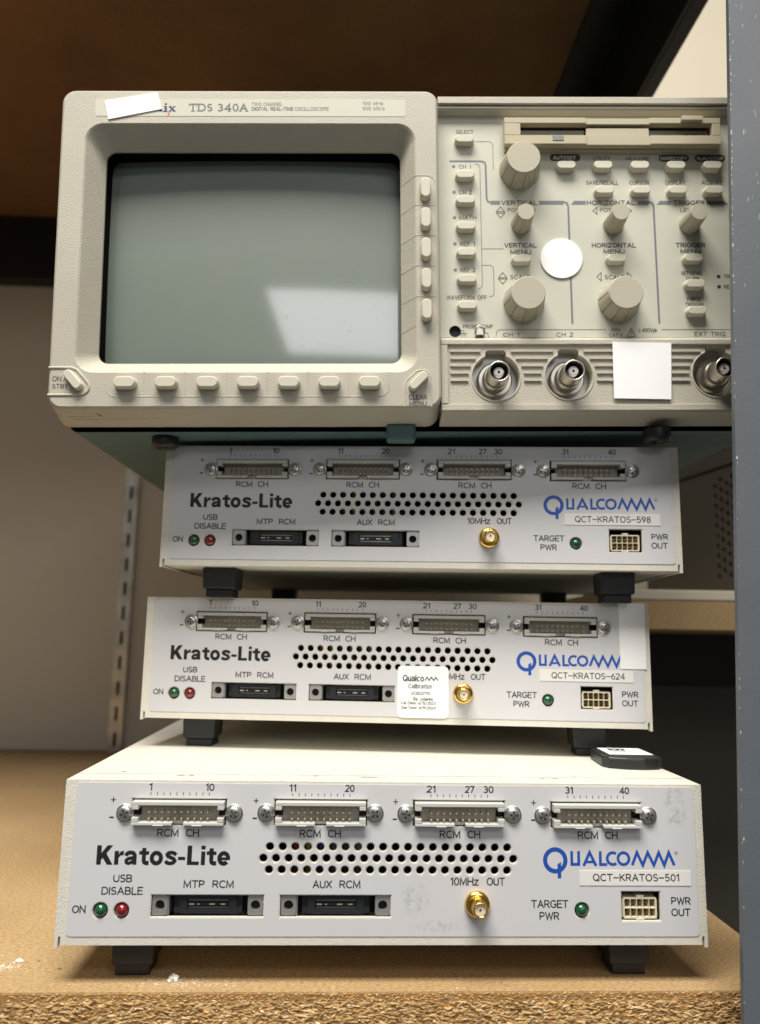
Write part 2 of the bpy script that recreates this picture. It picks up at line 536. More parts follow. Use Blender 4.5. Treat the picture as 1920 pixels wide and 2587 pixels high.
GL = {
    'A': (0.68, [[(0, 0), (0.34, 1), (0.68, 0)], [(0.12, 0.33), (0.56, 0.33)]]),
    'B': (0.56, [[(0, 0), (0, 1), (0.30, 1)] + _arc(0.30, 0.76, 0.22, 0.24, 90, -90)[1:] + [(0, 0.52)], [(0.30, 0.52)] + _arc(0.30, 0.26, 0.26, 0.26, 90, -90)[1:] + [(0, 0)]]),
    'C': (0.62, [_arc(0.36, 0.5, 0.36, 0.5, 42, 318, 20)]),
    'D': (0.64, [[(0, 0), (0, 1), (0.26, 1)] + _arc(0.26, 0.5, 0.38, 0.5, 90, -90, 16)[1:] + [(0, 0)]]),
    'E': (0.50, [[(0.50, 1), (0, 1), (0, 0), (0.50, 0)], [(0, 0.52), (0.44, 0.52)]]),
    'F': (0.48, [[(0.48, 1), (0, 1), (0, 0)], [(0, 0.50), (0.42, 0.50)]]),
    'G': (0.68, [_arc(0.36, 0.5, 0.36, 0.5, 42, 335, 20) + [(0.68, 0.46), (0.40, 0.46)]]),
    'H': (0.60, [[(0, 0), (0, 1)], [(0.60, 0), (0.60, 1)], [(0, 0.52), (0.60, 0.52)]]),
    'I': (0.02, [[(0.01, 0), (0.01, 1)]]),
    'J': (0.40, [[(0.40, 1), (0.40, 0.24)] + _arc(0.20, 0.24, 0.20, 0.24, 0, -180)[1:]]),
    'K': (0.58, [[(0, 0), (0, 1)], [(0.56, 1), (0, 0.42)], [(0.17, 0.60), (0.58, 0)]]),
    'L': (0.46, [[(0, 1), (0, 0), (0.46, 0)]]),
    'M': (0.74, [[(0, 0), (0.03, 1), (0.37, 0.10), (0.71, 1), (0.74, 0)]]),
    'N': (0.60, [[(0, 0), (0, 1), (0.60, 0), (0.60, 1)]]),
    'O': (0.72, _o(0.72)),
    'P': (0.52, [[(0, 0), (0, 1), (0.27, 1)] + _arc(0.27, 0.73, 0.25, 0.27, 90, -90)[1:] + [(0, 0.46)]]),
    'Q': (0.72, _o(0.72) + [[(0.42, 0.26), (0.72, -0.06)]]),
    'R': (0.56, [[(0, 0), (0, 1), (0.29, 1)] + _arc(0.29, 0.74, 0.25, 0.26, 90, -90)[1:] + [(0, 0.48)], [(0.28, 0.48), (0.56, 0)]]),
    'S': (0.52, [_arc(0.27, 0.745, 0.245, 0.255, 30, 255, 12) + _arc(0.25, 0.26, 0.27, 0.26, 75, -150, 12)]),
    'T': (0.60, [[(0, 1), (0.60, 1)], [(0.30, 1), (0.30, 0)]]),
    'U': (0.58, [[(0, 1), (0, 0.3)] + _arc(0.29, 0.3, 0.29, 0.3, 180, 360, 14)[1:] + [(0.58, 1)]]),
    'V': (0.64, [[(0, 1), (0.32, 0), (0.64, 1)]]),
    'W': (0.90, [[(0, 1), (0.22, 0), (0.45, 0.92), (0.68, 0), (0.90, 1)]]),
    'X': (0.60, [[(0, 0), (0.60, 1)], [(0, 1), (0.60, 0)]]),
    'Y': (0.62, [[(0, 1), (0.31, 0.47), (0.62, 1)], [(0.31, 0.47), (0.31, 0)]]),
    'Z': (0.58, [[(0, 1), (0.58, 1), (0, 0), (0.58, 0)]]),
    '0': (0.52, _o(0.52)),
    '1': (0.24, [[(0, 0.80), (0.22, 1), (0.22, 0)]]),
    '2': (0.50, [_arc(0.25, 0.73, 0.25, 0.27, 165, -25, 12) + [(0, 0), (0.50, 0)]]),
    '3': (0.50, [_arc(0.24, 0.76, 0.22, 0.24, 150, -80, 10) + [(0.20, 0.52)], [(0.20, 0.52)] + _arc(0.23, 0.26, 0.26, 0.26, 80, -150, 12)]),
    '4': (0.54, [[(0.42, 0), (0.42, 1), (0, 0.27), (0.54, 0.27)]]),
    '5': (0.50, [[(0.46, 1), (0.08, 1), (0.05, 0.53)] + _arc(0.23, 0.30, 0.26, 0.30, 125, -145, 14)]),
    '6': (0.50, [_arc(0.25, 0.29, 0.25, 0.29, 150, -210, 20) + [(0.06, 0.55), (0.22, 0.85), (0.38, 1)]]),
    '7': (0.50, [[(0, 1), (0.50, 1), (0.17, 0)]]),
    '8': (0.50, [_arc(0.25, 0.76, 0.21, 0.24, 90, 450, 18), _arc(0.25, 0.26, 0.25, 0.26, 90, 450, 18)]),
    '9': (0.50, [_arc(0.25, 0.71, 0.25, 0.29, -30, 330, 20) + [(0.44, 0.45), (0.28, 0.15), (0.12, 0)]]),
    '/': (0.36, [[(0, -0.02), (0.36, 1.02)]]), '-': (0.30, [[(0, 0.40), (0.30, 0.40)]]), '_': (0.56, [[(0, 0.46), (0.56, 0.46)]]),
    ':': (0.08, [[(0.04, 0), (0.04, 0.12)], [(0.04, 0.50), (0.04, 0.62)]]), '.': (0.08, [[(0.04, 0), (0.04, 0.12)]]),
    "'": (0.06, [[(0.03, 1), (0.03, 0.75)]]), ' ': (0.30, []),
    '%': (0.80, [[(0.15, 0), (0.65, 1)], _arc(0.16, 0.78, 0.16, 0.22, 0, 360, 12), _arc(0.64, 0.22, 0.16, 0.22, 0, 360, 12)]),
    'a': (0.46, [_arc(0.23, 0.50, 0.23, 0.22, 160, 0, 9) + [(0.46, 0)], [(0.46, 0.42), (0.20, 0.40)] + _arc(0.19, 0.20, 0.19, 0.20, 90, 300, 10) + [(0.46, 0.16)]]),
    'b': (0.48, [[(0, 1), (0, 0)], _arc(0.24, 0.36, 0.24, 0.36, 180, 540, 20)]),
    'c': (0.44, [_arc(0.25, 0.36, 0.25, 0.36, 45, 315, 14)]),
    'd': (0.48, [[(0.48, 1), (0.48, 0)], _arc(0.24, 0.36, 0.24, 0.36, 0, 360, 20)]),
    'e': (0.48, [[(0.02, 0.38), (0.48, 0.38)] + _arc(0.24, 0.36, 0.24, 0.36, 4, 315, 18)]),
    'i': (0.02, [[(0.01, 0), (0.01, 0.72)], [(0.01, 0.88), (0.01, 1.0)]]),
    'k': (0.46, [[(0, 0), (0, 1)], [(0.42, 0.70), (0, 0.30)], [(0.14, 0.44), (0.46, 0)]]),
    'l': (0.02, [[(0.01, 0), (0.01, 1)]]),
    'n': (0.44, [[(0, 0), (0, 0.72)], [(0, 0.46)] + _arc(0.22, 0.48, 0.22, 0.24, 180, 0, 10) + [(0.44, 0)]]),
    'o': (0.50, [_arc(0.25, 0.36, 0.25, 0.36, 90, 450, 20)]),
    'p': (0.48, [[(0, 0.72), (0, -0.28)], _arc(0.24, 0.36, 0.24, 0.36, 180, 540, 20)]),
    'r': (0.30, [[(0, 0), (0, 0.72)], [(0, 0.42)] + _arc(0.24, 0.44, 0.24, 0.28, 180, 75, 7)]),
    's': (0.40, [_arc(0.20, 0.54, 0.18, 0.18, 30, 255, 10) + _arc(0.19, 0.18, 0.20, 0.18, 75, -150, 10)]),
    't': (0.30, [[(0.12, 0.94), (0.12, 0.16)] + _arc(0.26, 0.16, 0.14, 0.16, 180, 290, 6), [(0, 0.72), (0.30, 0.72)]]),
    'u': (0.44, [[(0, 0.72), (0, 0.25)] + _arc(0.22, 0.25, 0.22, 0.25, 180, 360, 10), [(0.44, 0.72), (0.44, 0)]]),
    'y': (0.44, [[(0, 0.72), (0.24, 0.02)], [(0.44, 0.72), (0.14, -0.28)]]),
    'x': (0.44, [[(0, 0), (0.44, 0.72)], [(0, 0.72), (0.44, 0)]]),
    'z': (0.42, [[(0, 0.72), (0.42, 0.72), (0, 0), (0.42, 0)]]),
}


def lettering(b, s, x0, x1, z0, z1, y, mat=0, w=0.3, gap=0.24, low=0.0):
    """print s into the given rectangle; z0 is the base line, z1 the cap line, w the stroke width"""
    adv, tot = [], 0.0
    for i, ch in enumerate(s):
        adv.append(tot)
        tot += GL[ch][0] + (gap if i < len(s) - 1 else 0)
    h = w / 2
    fx = (x1 - x0 - w) / max(tot, 0.02)
    fz = (z1 - z0 - w)
    if len(s) == 1 and s in 'iIl':
        fx = 1
    k = 0
    for i, ch in enumerate(s):
        for st in GL[ch][1]:
            pts = [(x0 + h + (adv[i] + px) * fx, z0 + h + pz * fz) for px, pz in st]
            closed = len(pts) > 8 and abs(pts[0][0] - pts[-1][0]) + abs(pts[0][1] - pts[-1][1]) < 0.02 * fz
            if closed:
                pts = pts[:-1]
            else:           # flat ends reach the cap and base lines
                for e, q in ((0, 1), (-1, -2)):
                    if len(pts) < 2:
                        continue
                    d = Vector(pts[e]) - Vector(pts[q])
                    if d.length > 1e-6 and len(st) <= 8:
                        d.normalize()
                        pts[e] = (pts[e][0] + d.x * h * abs(d.y) ** 2, pts[e][1] + d.y * h * abs(d.y) ** 2) if abs(d.x) < 0.95 else (pts[e][0] + d.x * h, pts[e][1])
            b.strip(pts, w, y - 0.005 * (k % 4), mat, closed)
            k += 1



def rrect(x0, x1, z0, z1, r, n=6):
    p = []
    for (cx, cz, a0) in ((x1 - r, z1 - r, 0), (x0 + r, z1 - r, 90), (x0 + r, z0 + r, 180), (x1 - r, z0 + r, 270)):
        for k in range(n + 1):
            a = R(a0 + 90 * k / n)
            p.append((cx + r * math.cos(a), cz + r * math.sin(a)))
    return p


def rect(x0, x1, z0, z1):
    return [(x1, z1), (x0, z1), (x0, z0), (x1, z0)]


def at_y(p, y):
    return [(a, y, b) for a, b in p]


def thing(name, label, cat, loc, group=None, yaw=0.0, mat3=None):
    o = bpy.data.objects.new(name, None)
    COL.objects.link(o)
    o.empty_display_size = 0.01
    if mat3 is not None:
        m = mat3.to_4x4()
        m.translation = Vector(loc) * S
        o.matrix_world = m
    else:
        o.location = [c * S for c in loc]
        o.rotation_euler = (0, 0, yaw)
    tag(o, label, cat, group)
    return o


def tag(o, label, cat, group=None, kind=None):
    if label:
        o['label'] = label
    if cat:
        o['category'] = cat
    if group:
        o['group'] = group
    if kind:
        o['kind'] = kind
    return o


# ================================================================ THE SETTING
SY = R(2.5)                                  # the shelving stands turned a little to the camera
SO = (0, 317.0, 0)


def shelf_frame(x, y, z):
    return (x * math.cos(SY) - y * math.sin(SY), SO[1] + x * math.sin(SY) + y * math.cos(SY), z)


b = MB()
b.box(-2600, 3200, 600, 640, -900, 1700)
o = b.build('wall', WALL, None, SO)
o.rotation_euler = (0, 0, SY)
tag(o, None, None, kind='structure')

# lower particleboard shelf -------------------------------------------------
sh = thing('particleboard_shelf', 'tan particleboard shelf with a raw crumbly front edge carrying the whole stack', 'shelf', SO, yaw=SY)
b = MB()
b.box(-760, 173, 0.6, 592, -19, 0)
b.build('board', BOARD, sh)
b = MB()
b.box(-760, 173, 0.0, 0.55, -19, -0.35, 0)
for k in range(len(b.tone)):
    b.tone[k] = 0.2
for k in range(14000):
    x = rnd.uniform(-215, 172)
    z = -0.3 - abs(rnd.random()) * 18.4
    fine = z > -3.2
    L = rnd.uniform(0.5, 1.7) if fine else rnd.choice((rnd.uniform(0.8, 2.6), rnd.uniform(1.5, 5.0)))
    h = rnd.uniform(0.12, 0.4) if fine else rnd.uniform(0.18, 0.85)
    t = rnd.uniform(0.12, 0.35)
    y = rnd.uniform(-0.2, 0.35) if fine else rnd.uniform(-0.55, 0.38)
    e = Euler((rnd.uniform(-0.5, 0.5), rnd.gauss(0, 0.26), rnd.uniform(-0.28, 0.28))).to_matrix()
    vs = []
    for (sx, sy, sz) in ((-1, -1, -.4), (-.5, -1, -1), (.6, -1, -.9), (1, -1, .2), (.4, -1, 1), (-.6, -1, .8),
                         (-1, 1, -.4), (-.5, 1, -1), (.6, 1, -.9), (1, 1, .2), (.4, 1, 1), (-.6, 1, .8)):
        p = e @ Vector((sx * L / 2 * rnd.uniform(.75, 1.1), sy * t / 2, sz * h / 2 * rnd.uniform(.7, 1.15)))
        vs.append((x + p.x, y + p.y, min(z + p.z, -0.05)))
    tn = min(1, max(0, rnd.gauss(0.62 if fine else 0.56, 0.16 if fine else 0.2)))
    b.add(vs, [(0, 1, 2, 3, 4, 5), (5, 4, 10, 11), (0, 5, 11, 6), (1, 0, 6, 7), (2, 1, 7, 8), (3, 2, 8, 9), (4, 3, 9, 10)], 0, False, tn)
o = b.build('raw_edge', EDGE, sh, tone=True)
o['label'] = 'rough broken wood chips along the front edge'

# upper shelf ----------------------------------------------------------------
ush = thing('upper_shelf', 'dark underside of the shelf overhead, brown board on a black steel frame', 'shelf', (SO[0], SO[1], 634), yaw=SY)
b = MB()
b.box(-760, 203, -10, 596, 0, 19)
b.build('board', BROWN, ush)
b = MB()
b.box(-760, 168, 572, 596, -82, -0.5)
b.build('rear_beam', BLK, ush, bevel=1.5)
b = MB()
b.box(169, 203, -10, 596, -3.5, -0.5)
b.box(203, 206, -10, 596, -82, -0.5)
b.box(206, 217, -10, 596, -82, -79)
b.build('side_beam', BLK, ush, bevel=0.8)

# neighbouring shelf behind on the right ------------------------------------
ns = thing('neighbouring_shelf', 'smaller cream topped shelf with brown chipboard edge in the dark behind the stack', 'shelf', (174, 560, 142))
b = MB()
b.box(0, 620, 0.8, 380, 0, 20.5)
b.build('board', BOARD, ns)
b = MB()
b.box(0, 620, 0, 380, 20.8, 28.5)
b.build('laminate_top', CREAM, ns, bevel=1.2)
b = MB()
b.box(0, 620, 330, 356, -57, -0.5)
b.build('rear_beam', BLK, ns, bevel=1)


def perforated_box(label, loc, yaw, L, Wd, H, rows, y0, ncol, pit, r, mm, base=4):
    t = thing('perforated_instrument', label, 'instrument', loc, 'instruments on the neighbouring shelf', yaw)
    holes = []
    for c in range(ncol):
        for k in range(rows):
            holes.append(circ(y0 + c * pit * 0.87, base + 14 + k * pit + (pit / 2 if c % 2 else 0), r, 14))
    d = curve2d([rrect(0, L, base, base + H, 2)] + holes, 1.5)
    b = MB()
    # side plate standing in the y-z plane, facing -x
    b.add([(0.75 - v[2], v[0], v[1]) for v in d[0]], [tuple(reversed(f)) for f in d[1]], 0)
    b.build('side_panel', mm, t)
    b = MB()
    b.box(1.5, Wd, 0, L, base, base + H)
    b.build('case', DARK, t)
    b = MB()
    b.box(-0.2, Wd, -4, 0, base, base + H)
    b.box(-0.2, Wd, 0, L, base + H, base + H + 1.2)
    b.build('front_frame', mm, t, bevel=0.8)
    for (fx, fy) in ((20, 15), (20, L - 15), (Wd - 20, 15), (Wd - 20, L - 15)):
        b = MB()
        b.box(fx - 8, fx + 8, fy - 8, fy + 8, 0, base)
        b.build('foot', RUB, t)
    return t


perforated_box('grey instrument case with round side vents standing on the cream shelf', (315.5, 607, 170.5), R(11.4), 190, 240, 108, 10, 25, 7, 9.0, 2.6, INSTR, 6)
perforated_box('shadowed instrument lying on top of the vented grey case, tucked beside the oscilloscope', (318, 610, 286.2), R(11.4), 190, 240, 60, 6, 60, 9, 8.0, 2.3, INSTR, 3)

bp = thing('added_shade_panel', 'dark olive panel added for the shade on the wall behind the stack, below the smaller shelf', 'panel', shelf_frame(178, 586, -500), yaw=SY)  # added sheet, its dark olive stands for shade on the wall
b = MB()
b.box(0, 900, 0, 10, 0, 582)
b.build('sheet', mat('wall_shade_olive', (0.105, 0.093, 0.068), 0.6, bump=(400, 0.0003, 0.3), var=(8, 0.1)), bp, bevel=1)

tp = thing('added_dim_panel', 'plain tan panel added to darken the wall at the back of the shelf bay, behind the slotted metal standard', 'panel', shelf_frame(-760, 592.5, 0.5), yaw=SY)  # added sheet, its tan darkens the dimly lit wall of this bay
b = MB()
b.box(0, 930, 0, 4, 0, 551)
b.build('sheet', mat('dimmed_wall_tan', (0.60, 0.545, 0.455), 0.75, bump=(250, 0.0005, 0.25), var=(3, 0.05)), tp)

# steel upright ---------------------------------------------------------------
post = thing('shelf_upright', 'scuffed blue grey steel upright at the right edge, in front of the shelf', 'post', (132.6, 300, -30))
post.rotation_euler = (0, R(2.4), R(1.2))
b = MB()
hs = []
for k in range(14):
    hs.append(circ(26.0, 432.7 - 380 + k * 50.8 + 0.0, 4.3, 20)) if False else None
hz = 432.0
hs = [circ(18.7, hz - 50.8 * k, 4.3, 20) for k in range(-4, 1)] + [circ(20.5, hz - 50.8 * k, 4.3, 20) for k in range(1, 8)]
hs = [h for h in hs if 12 < h[0][1] < 640]
b.plate(rect(0, 48, -60, 700), hs, 0, 2.6)
b.box(45.4, 48, 2.62, 50, -60, 700)
# chipped paint along the edge: little bright bare spots standing in the paint
PB = b
for k in range(75):
    z = rnd.choice([rnd.uniform(300, 470), rnd.uniform(0, 470), rnd.uniform(330, 400)])
    x = abs(rnd.gauss(0, 0.35)) + 0.05
    w = rnd.uniform(0.08, 0.32)
    h = rnd.uniform(0.15, 1.1)
    n = rnd.randint(5, 7)
    pts = [(x + w * math.cos(2 * math.pi * i / n) * rnd.uniform(.5, 1), z + h * math.sin(2 * math.pi * i / n) * rnd.uniform(.5, 1)) for i in range(n)]
    b.quad([(max(0.02, a), c) for a, c in pts], -0.03, 1)
for k in range(24):
    z = rnd.uniform(300, 460)
    x = rnd.uniform(0.5, 14)
    a = rnd.uniform(1.1, 1.9)
    L = rnd.uniform(0.6, 3.4)
    w = rnd.uniform(0.06, 0.16)
    b.strip([(x, z), (x + L * math.cos(a), z + L * math.sin(a))], w, -0.03, 1)
b.build('angle_iron', [POST, WHITEINK], post, bevel=0.5)

# slotted standard on the wall -------------------------------------------------
std = thing('slotted_standard', 'shiny slotted metal shelf standard screwed to the wall on the left', 'shelf standard', (0, 0, 0))
hl = [rect(-1.7, 1.7, 6 + 28 * k, 21 + 28 * k) for k in range(0, 11)]
b = MB()
b.plate(rect(-7.6, 7.6, 0, 322), hl, 0, 1.5)
b.box(-7.6, -6.4, 1.5, 12, 0, 322)
b.box(6.4, 7.6, 1.5, 12, 0, 322)
b.box(-6.3, 6.3, 11, 12, 0, 322, 1)
b.build('channel', [mat('tarnished_zinc', (0.62, 0.57, 0.48), 0.34, 0.9, bump=(60, 0.0012, 0.5), var=(22, 0.4)), DARK], std, bevel=0.5)
x, y, z = shelf_frame(-267, 580, 0.5)
std.location = (x * S, y * S, z * S)
std.rotation_euler = (0, 0, SY)

# ================================================================ TEST BOXES
VENT = [(-46.79 + 4.968 * i, 51.2) for i in range(20)] + [(-49.26 + 4.965 * i, 46.9) for i in range(21)] + [(-46.9 + 4.968 * i, 42.6) for i in range(20)]
HEAD = [(-82.98, 64.0), (-27.12, 64.15), (28.24, 64.15), (83.97, 63.9)]
SCREWS = [(-104.0, 63.7), (-61.4, 63.8), (-48.8, 64.1), (-5.6, 64.2), (6.8, 64.1), (50.0, 64.0), (62.1, 63.8), (105.3, 63.9)]
LEDS = [(-111.1, 27.6, LGREEN), (-103.0, 27.6, LRED), (77.3, 27.9, LGREEN)]
HDC = [(-91.9, -48.5), (-42.1, 1.2)]
HZ = (25.25, 33.3)
PWRC = (93.3, 109.0, 24.0, 34.95)
SMA = (35.4, 30.3)
FRONT = rect(-127.8, 127.8, 15.1, 76.0)

cache = {}


def cm(key, fn):
    if key not in cache:
        cache[key] = fn()
    return cache[key]


def face_holes(grow):
    h = [circ(x, z, 1.58 + grow, 18) for x, z in VENT]
    h += [rect(cx - 18.6 - grow, cx + 18.5 + grow, cz - 5.0 - grow, cz + 5.05 + grow) for cx, cz in HEAD]
    h += [circ(x, z, 2.95 + grow, 24) for x, z, _ in LEDS]
    h += [rect(a - grow, c + grow, HZ[0] - grow, HZ[1] + grow) for a, c in HDC]
    h += [rect(PWRC[0] - grow, PWRC[1] + grow, PWRC[2] - grow, PWRC[3] + grow)]
    return h


def m_case():
    b = MB()
    # front metal with slits near the lower corners
    o = [(127.8, 76), (-127.8, 76), (-127.8, 14.2), (-126.4, 14.2), (-126.4, 18.2), (-125.5, 18.2), (-125.5, 15.1),
         (125.5, 15.1), (125.5, 18.2), (126.4, 18.2), (126.4, 14.2), (127.8, 14.2)]
    b.plate(o, face_holes(0.0), 0.25, 1.6)
    D = 222
    b.box(-127.8, -126.4, 1.62, D, 14.4, 76)
    b.box(126.4, 127.8, 1.62, D, 14.4, 76)
    b.box(-126.4, 126.4, 1.62, 13.2, 74.6, 76)
    b.box(-126.2, 126.2, 13.6, D, 74.8, 76.25)
    b.box(-125.6, 125.6, 1.62, D, 15.1, 16.5)
    b.box(-126.4, 126.4, D - 1.5, D - 0.05, 16.6, 74.7)
    for (x, y, w) in ((-85.5, 11.0, 2.2), (-81, 11.2, 1.5), (-8, 10.6, 5.0), (65, 10.9, 1.4), (70.5, 11, 2.0), (80, 16, 1.8), (-110, 17, 1.5), (-30, 12, 1.2)):
        n = 9
        b.add([(x + w * rnd.uniform(.6, 1) * math.cos(2 * math.pi * i / n), y + 0.75 * rnd.uniform(.5, 1) * math.sin(2 * math.pi * i / n), 76.06 if y < 13 else 76.31) for i in range(n)], [tuple(range(n))], 1)
    return b.mesh('case', [POW, CHIP])


def logo(b, mat, y):
    cx, cz = 66.9, 46.67
    b.ring2(cx, cz, 3.25, 4.95, y, mat, 56)
    b.quad([(69.2, 46.1), (67.75, 45.2), (67.75, 39.9), (69.2, 39.9)], y - 0.01, mat)
    x0, x1, z0, z1 = 73.0, 115.6, 44.6, 50.2
    W_ = 1.12
    px = lambda u: x0 + (u - 133) / (1010 - 133) * (x1 - x0)
    h = W_ / 2
    b.strip([(px(145), z1), (px(145), z0 + h), (px(203), z0 + h), (px(203), z1)], W_, y, mat)
    b.strip([(px(243), z0), (px(295), z1 - 0.5), (px(347), z0)], W_, y, mat)
    b.strip([(px(262), z0 + 1.5), (px(328), z0 + 1.5)], 0.95, y - 0.006, mat)
    b.strip([(px(384), z1), (px(384), z0 + h), (px(440), z0 + h)], W_, y, mat)
    r = (z1 - z0) / 2 - h
    cc = px(488)
    zc = (z0 + z1) / 2
    b.strip([(cc + r * math.cos(R(a)), zc + r * math.sin(R(a))) for a in range(52, 310, 8)], W_, y, mat)
    b.ring2(px(578), zc, r - h, r + h, y, mat, 40)
    zz = []
    for i, u in enumerate((650, 692, 739, 783, 832, 876, 919, 961, 1004)):
        zz.append((px(u), z0 + 0.35 if i % 2 == 0 else z1 - 0.45))
    b.strip(zz, W_, y - 0.006, mat)
    b.ring2(116.2, 49.55, 0.52, 0.68, y, mat, 20)
    b.text('R', 115.95, 116.45, 49.25, 49.85, y, mat)


def heavy_title(b, y):
    """Kratos-Lite in heavy grotesque letters, drawn on a 1395 x 198 grid"""
    k = 51.8 / 1395.0
    P = lambda pts: [(-114.0 + (u - 55) * k, 44.37 + (348 - v) * 7.17 / 198) for u, v in pts]
    n = [0]

    def poly(*pts):
        n[0] += 1
        p = P(pts)
        ar = sum(p[i - 1][0] * p[i][1] - p[i][0] * p[i - 1][1] for i in range(len(p)))
        b.quad(p if ar > 0 else p[::-1], y - 0.005 * (n[0] % 4), 1)

    def line(w, *pts, closed=False):
        n[0] += 1
        b.strip(P(pts), w * k, y - 0.005 * (n[0] % 4), 1, closed)

    def curve(cu, cv, ru, rv, a0, a1, w):
        n[0] += 1
        cl = abs(a1 - a0) == 360
        m = 28
        pts = [(cu + ru * math.cos(R(a0 + (a1 - a0) * i / m)), cv - rv * math.sin(R(a0 + (a1 - a0) * i / m))) for i in range(m if cl else m + 1)]
        b.strip(P(pts), w * k, y - 0.005 * (n[0] % 4), 1, cl)
    poly((58, 348), (106, 348), (106, 150), (58, 150))
    poly((166, 150), (224, 150), (104, 302), (104, 232))
    poly((112, 262), (150, 218), (228, 348), (170, 348))
    poly((243, 348), (287, 348), (287, 207), (243, 207))
    poly((286, 246), (300, 216), (338, 204), (338, 250), (308, 254), (287, 276))
    line(40, (363, 258), (371, 237), (388, 226), (414, 223), (440, 230), (454, 250), (455, 348))
    line(34, (456, 270), (420, 279), (384, 288), (367, 304), (370, 324), (390, 333), (416, 327), (446, 306))
    for d in (0, 704):
        line(43, (549 + d, 176), (549 + d, 306), (556 + d, 322), (574 + d, 330), (602 + d, 330))
        poly((497 + d, 245), (602 + d, 245), (602 + d, 209), (497 + d, 209))
        poly((505 + d, 212), (530 + d, 200), (568 + d, 170), (568 + d, 212))
    curve(679, 279, 48, 53, 0, 360, 43)
    line(37, (884, 247), (866, 229), (836, 221), (803, 226), (790, 243), (800, 260), (832, 273), (862, 287), (872, 306), (858, 325), (826, 333), (794, 328), (774, 308))
    poly((905, 299), (980, 299), (980, 265), (905, 265))
    poly((1000, 348), (1048, 348), (1048, 150), (1000, 150))
    poly((1040, 348), (1125, 348), (1125, 312), (1040, 312))
    poly((1145, 348), (1188, 348), (1188, 209), (1145, 209))
    poly((1145, 189), (1188, 189), (1188, 150), (1145, 150))
    curve(1383, 279, 46, 53, -2, 318, 43)
    poly((1345, 297), (1449, 297), (1449, 268), (1345, 268))


def m_face(film):
    b = MB()
    b.plate(rrect(-123.5, 124.5, 18.3, 75.0, 1.6), face_holes(0.35), 0.0, 0.22, 0)
    y = -0.03
    T = lambda s, x0, x1, z0, z1: lettering(b, s, x0, x1, z0, z1, y, 1, 0.46, 0.2)
    for x in (-91.1, -35.3, 20.4, 76.2):
        T('RCM', x, x + 8.35, 54.8, 57.75)
        T('CH', x + 11.15, x + 16.35, 54.8, 57.75)
    heavy_title(b, y)
    T('USB', -106.9, -99.6, 37.93, 40.85)
    T('DISABLE', -111.1, -95.2, 33.36, 36.3)
    T('ON', -121.8, -116.6, 26.7, 29.55)
    T('MTP', -79.8, -71.6, 35.92, 38.8)
    T('RCM', -68.6, -60.3, 35.92, 38.8)
    T('AUX', -29.6, -22.0, 35.92, 38.9)
    T('RCM', -19.1, -10.8, 35.92, 38.9)
    T('10MHz', 24.7, 36.0, 37.07, 40.1)
    T('OUT', 39.2, 46.5, 37.07, 40.1)
    T('TARGET', 56.9, 71.8, 28.81, 31.8)
    T('PWR', 60.2, 68.1, 24.37, 27.36)
    T('PWR', 113.4, 121.3, 30.08, 33.0)
    T('OUT', 113.3, 121.1, 25.84, 28.75)
    for s, x0, x1 in (('1', -95.3, -94.0), ('10', -73.1, -69.6), ('11', -40.0, -37.2), ('20', -17.7, -13.9), ('21', 15.1, 18.7),
                      ('27', 30.6, 34.4), ('30', 38.0, 42.2), ('31', 71.4, 74.7), ('40', 93.9, 97.8)):
        T(s, x0, x1, 72.15, 74.95 if x0 < 0 else 74.9)
    for x in (-94.41, -38.55, 16.81, 72.54):
        for k in range(10):
            xx = x + 2.54 * k
            b.strip([(xx, 70.35), (xx, 71.55)], 0.26, y, 1)
    for x in (-108.9, -52.95, 2.65, 58.45):
        b.strip([(x - 1.0, 68.55), (x + 1.0, 68.55)], 0.36, y, 1)
        b.strip([(x, 67.55), (x, 69.55)], 0.36, y - 0.006, 1)
        b.strip([(x - 1.1, 61.9), (x + 0.6, 61.9)], 0.6, y, 1)
    logo(b, 2, y)
    return b.mesh('front_panel', [film, BLACKINK, BLUE])


def m_shroud():
    """20-way shrouded header, front at y=0, centre at the origin"""
    b = MB()
    w, h = 17.9, 4.5
    b.box(-w, w, 0, 9, h - 1.5, h)
    b.box(-w, -2.2, 0.0, 9, -h, -h + 1.2)
    b.box(2.2, w, 0.0, 9, -h, -h + 1.2)
    b.box(-2.2, 2.2, 3.5, 9, -h, -h + 1.2)
    for sx in (-1, 1):
        a, c = sorted((sx * w, sx * (w - 2.6)))
        b.box(a, c, 0, 9, 1.4, h - 1.5)
        b.box(a, c, 0, 9, -h + 1.2, -1.5)
        b.box(a, c, 5, 9, -1.5, 1.4, 2)
        a, c = sorted((sx * 9.5, sx * 5.5))
        b.box(a, c, -0.25, 0.9, -h - 0.15, -h + 0.3)
    b.box(-w + 2.6, w - 2.6, 5.2, 9, -h + 1.2, h - 1.5, 1)
    return b.mesh('shroud', [SHR, FLOOR_H, DARK])


def m_pin():
    b = MB()
    b.box(-0.32, 0.32, 1.2, 5.3, -0.32, 0.32)
    b.loft([at_y(rect(-0.15, 0.15, -0.15, 0.15), 0.75), at_y(rect(-0.32, 0.32, -0.32, 0.32), 1.2)], 0, False, True)
    return b.mesh('pin', [PIN])


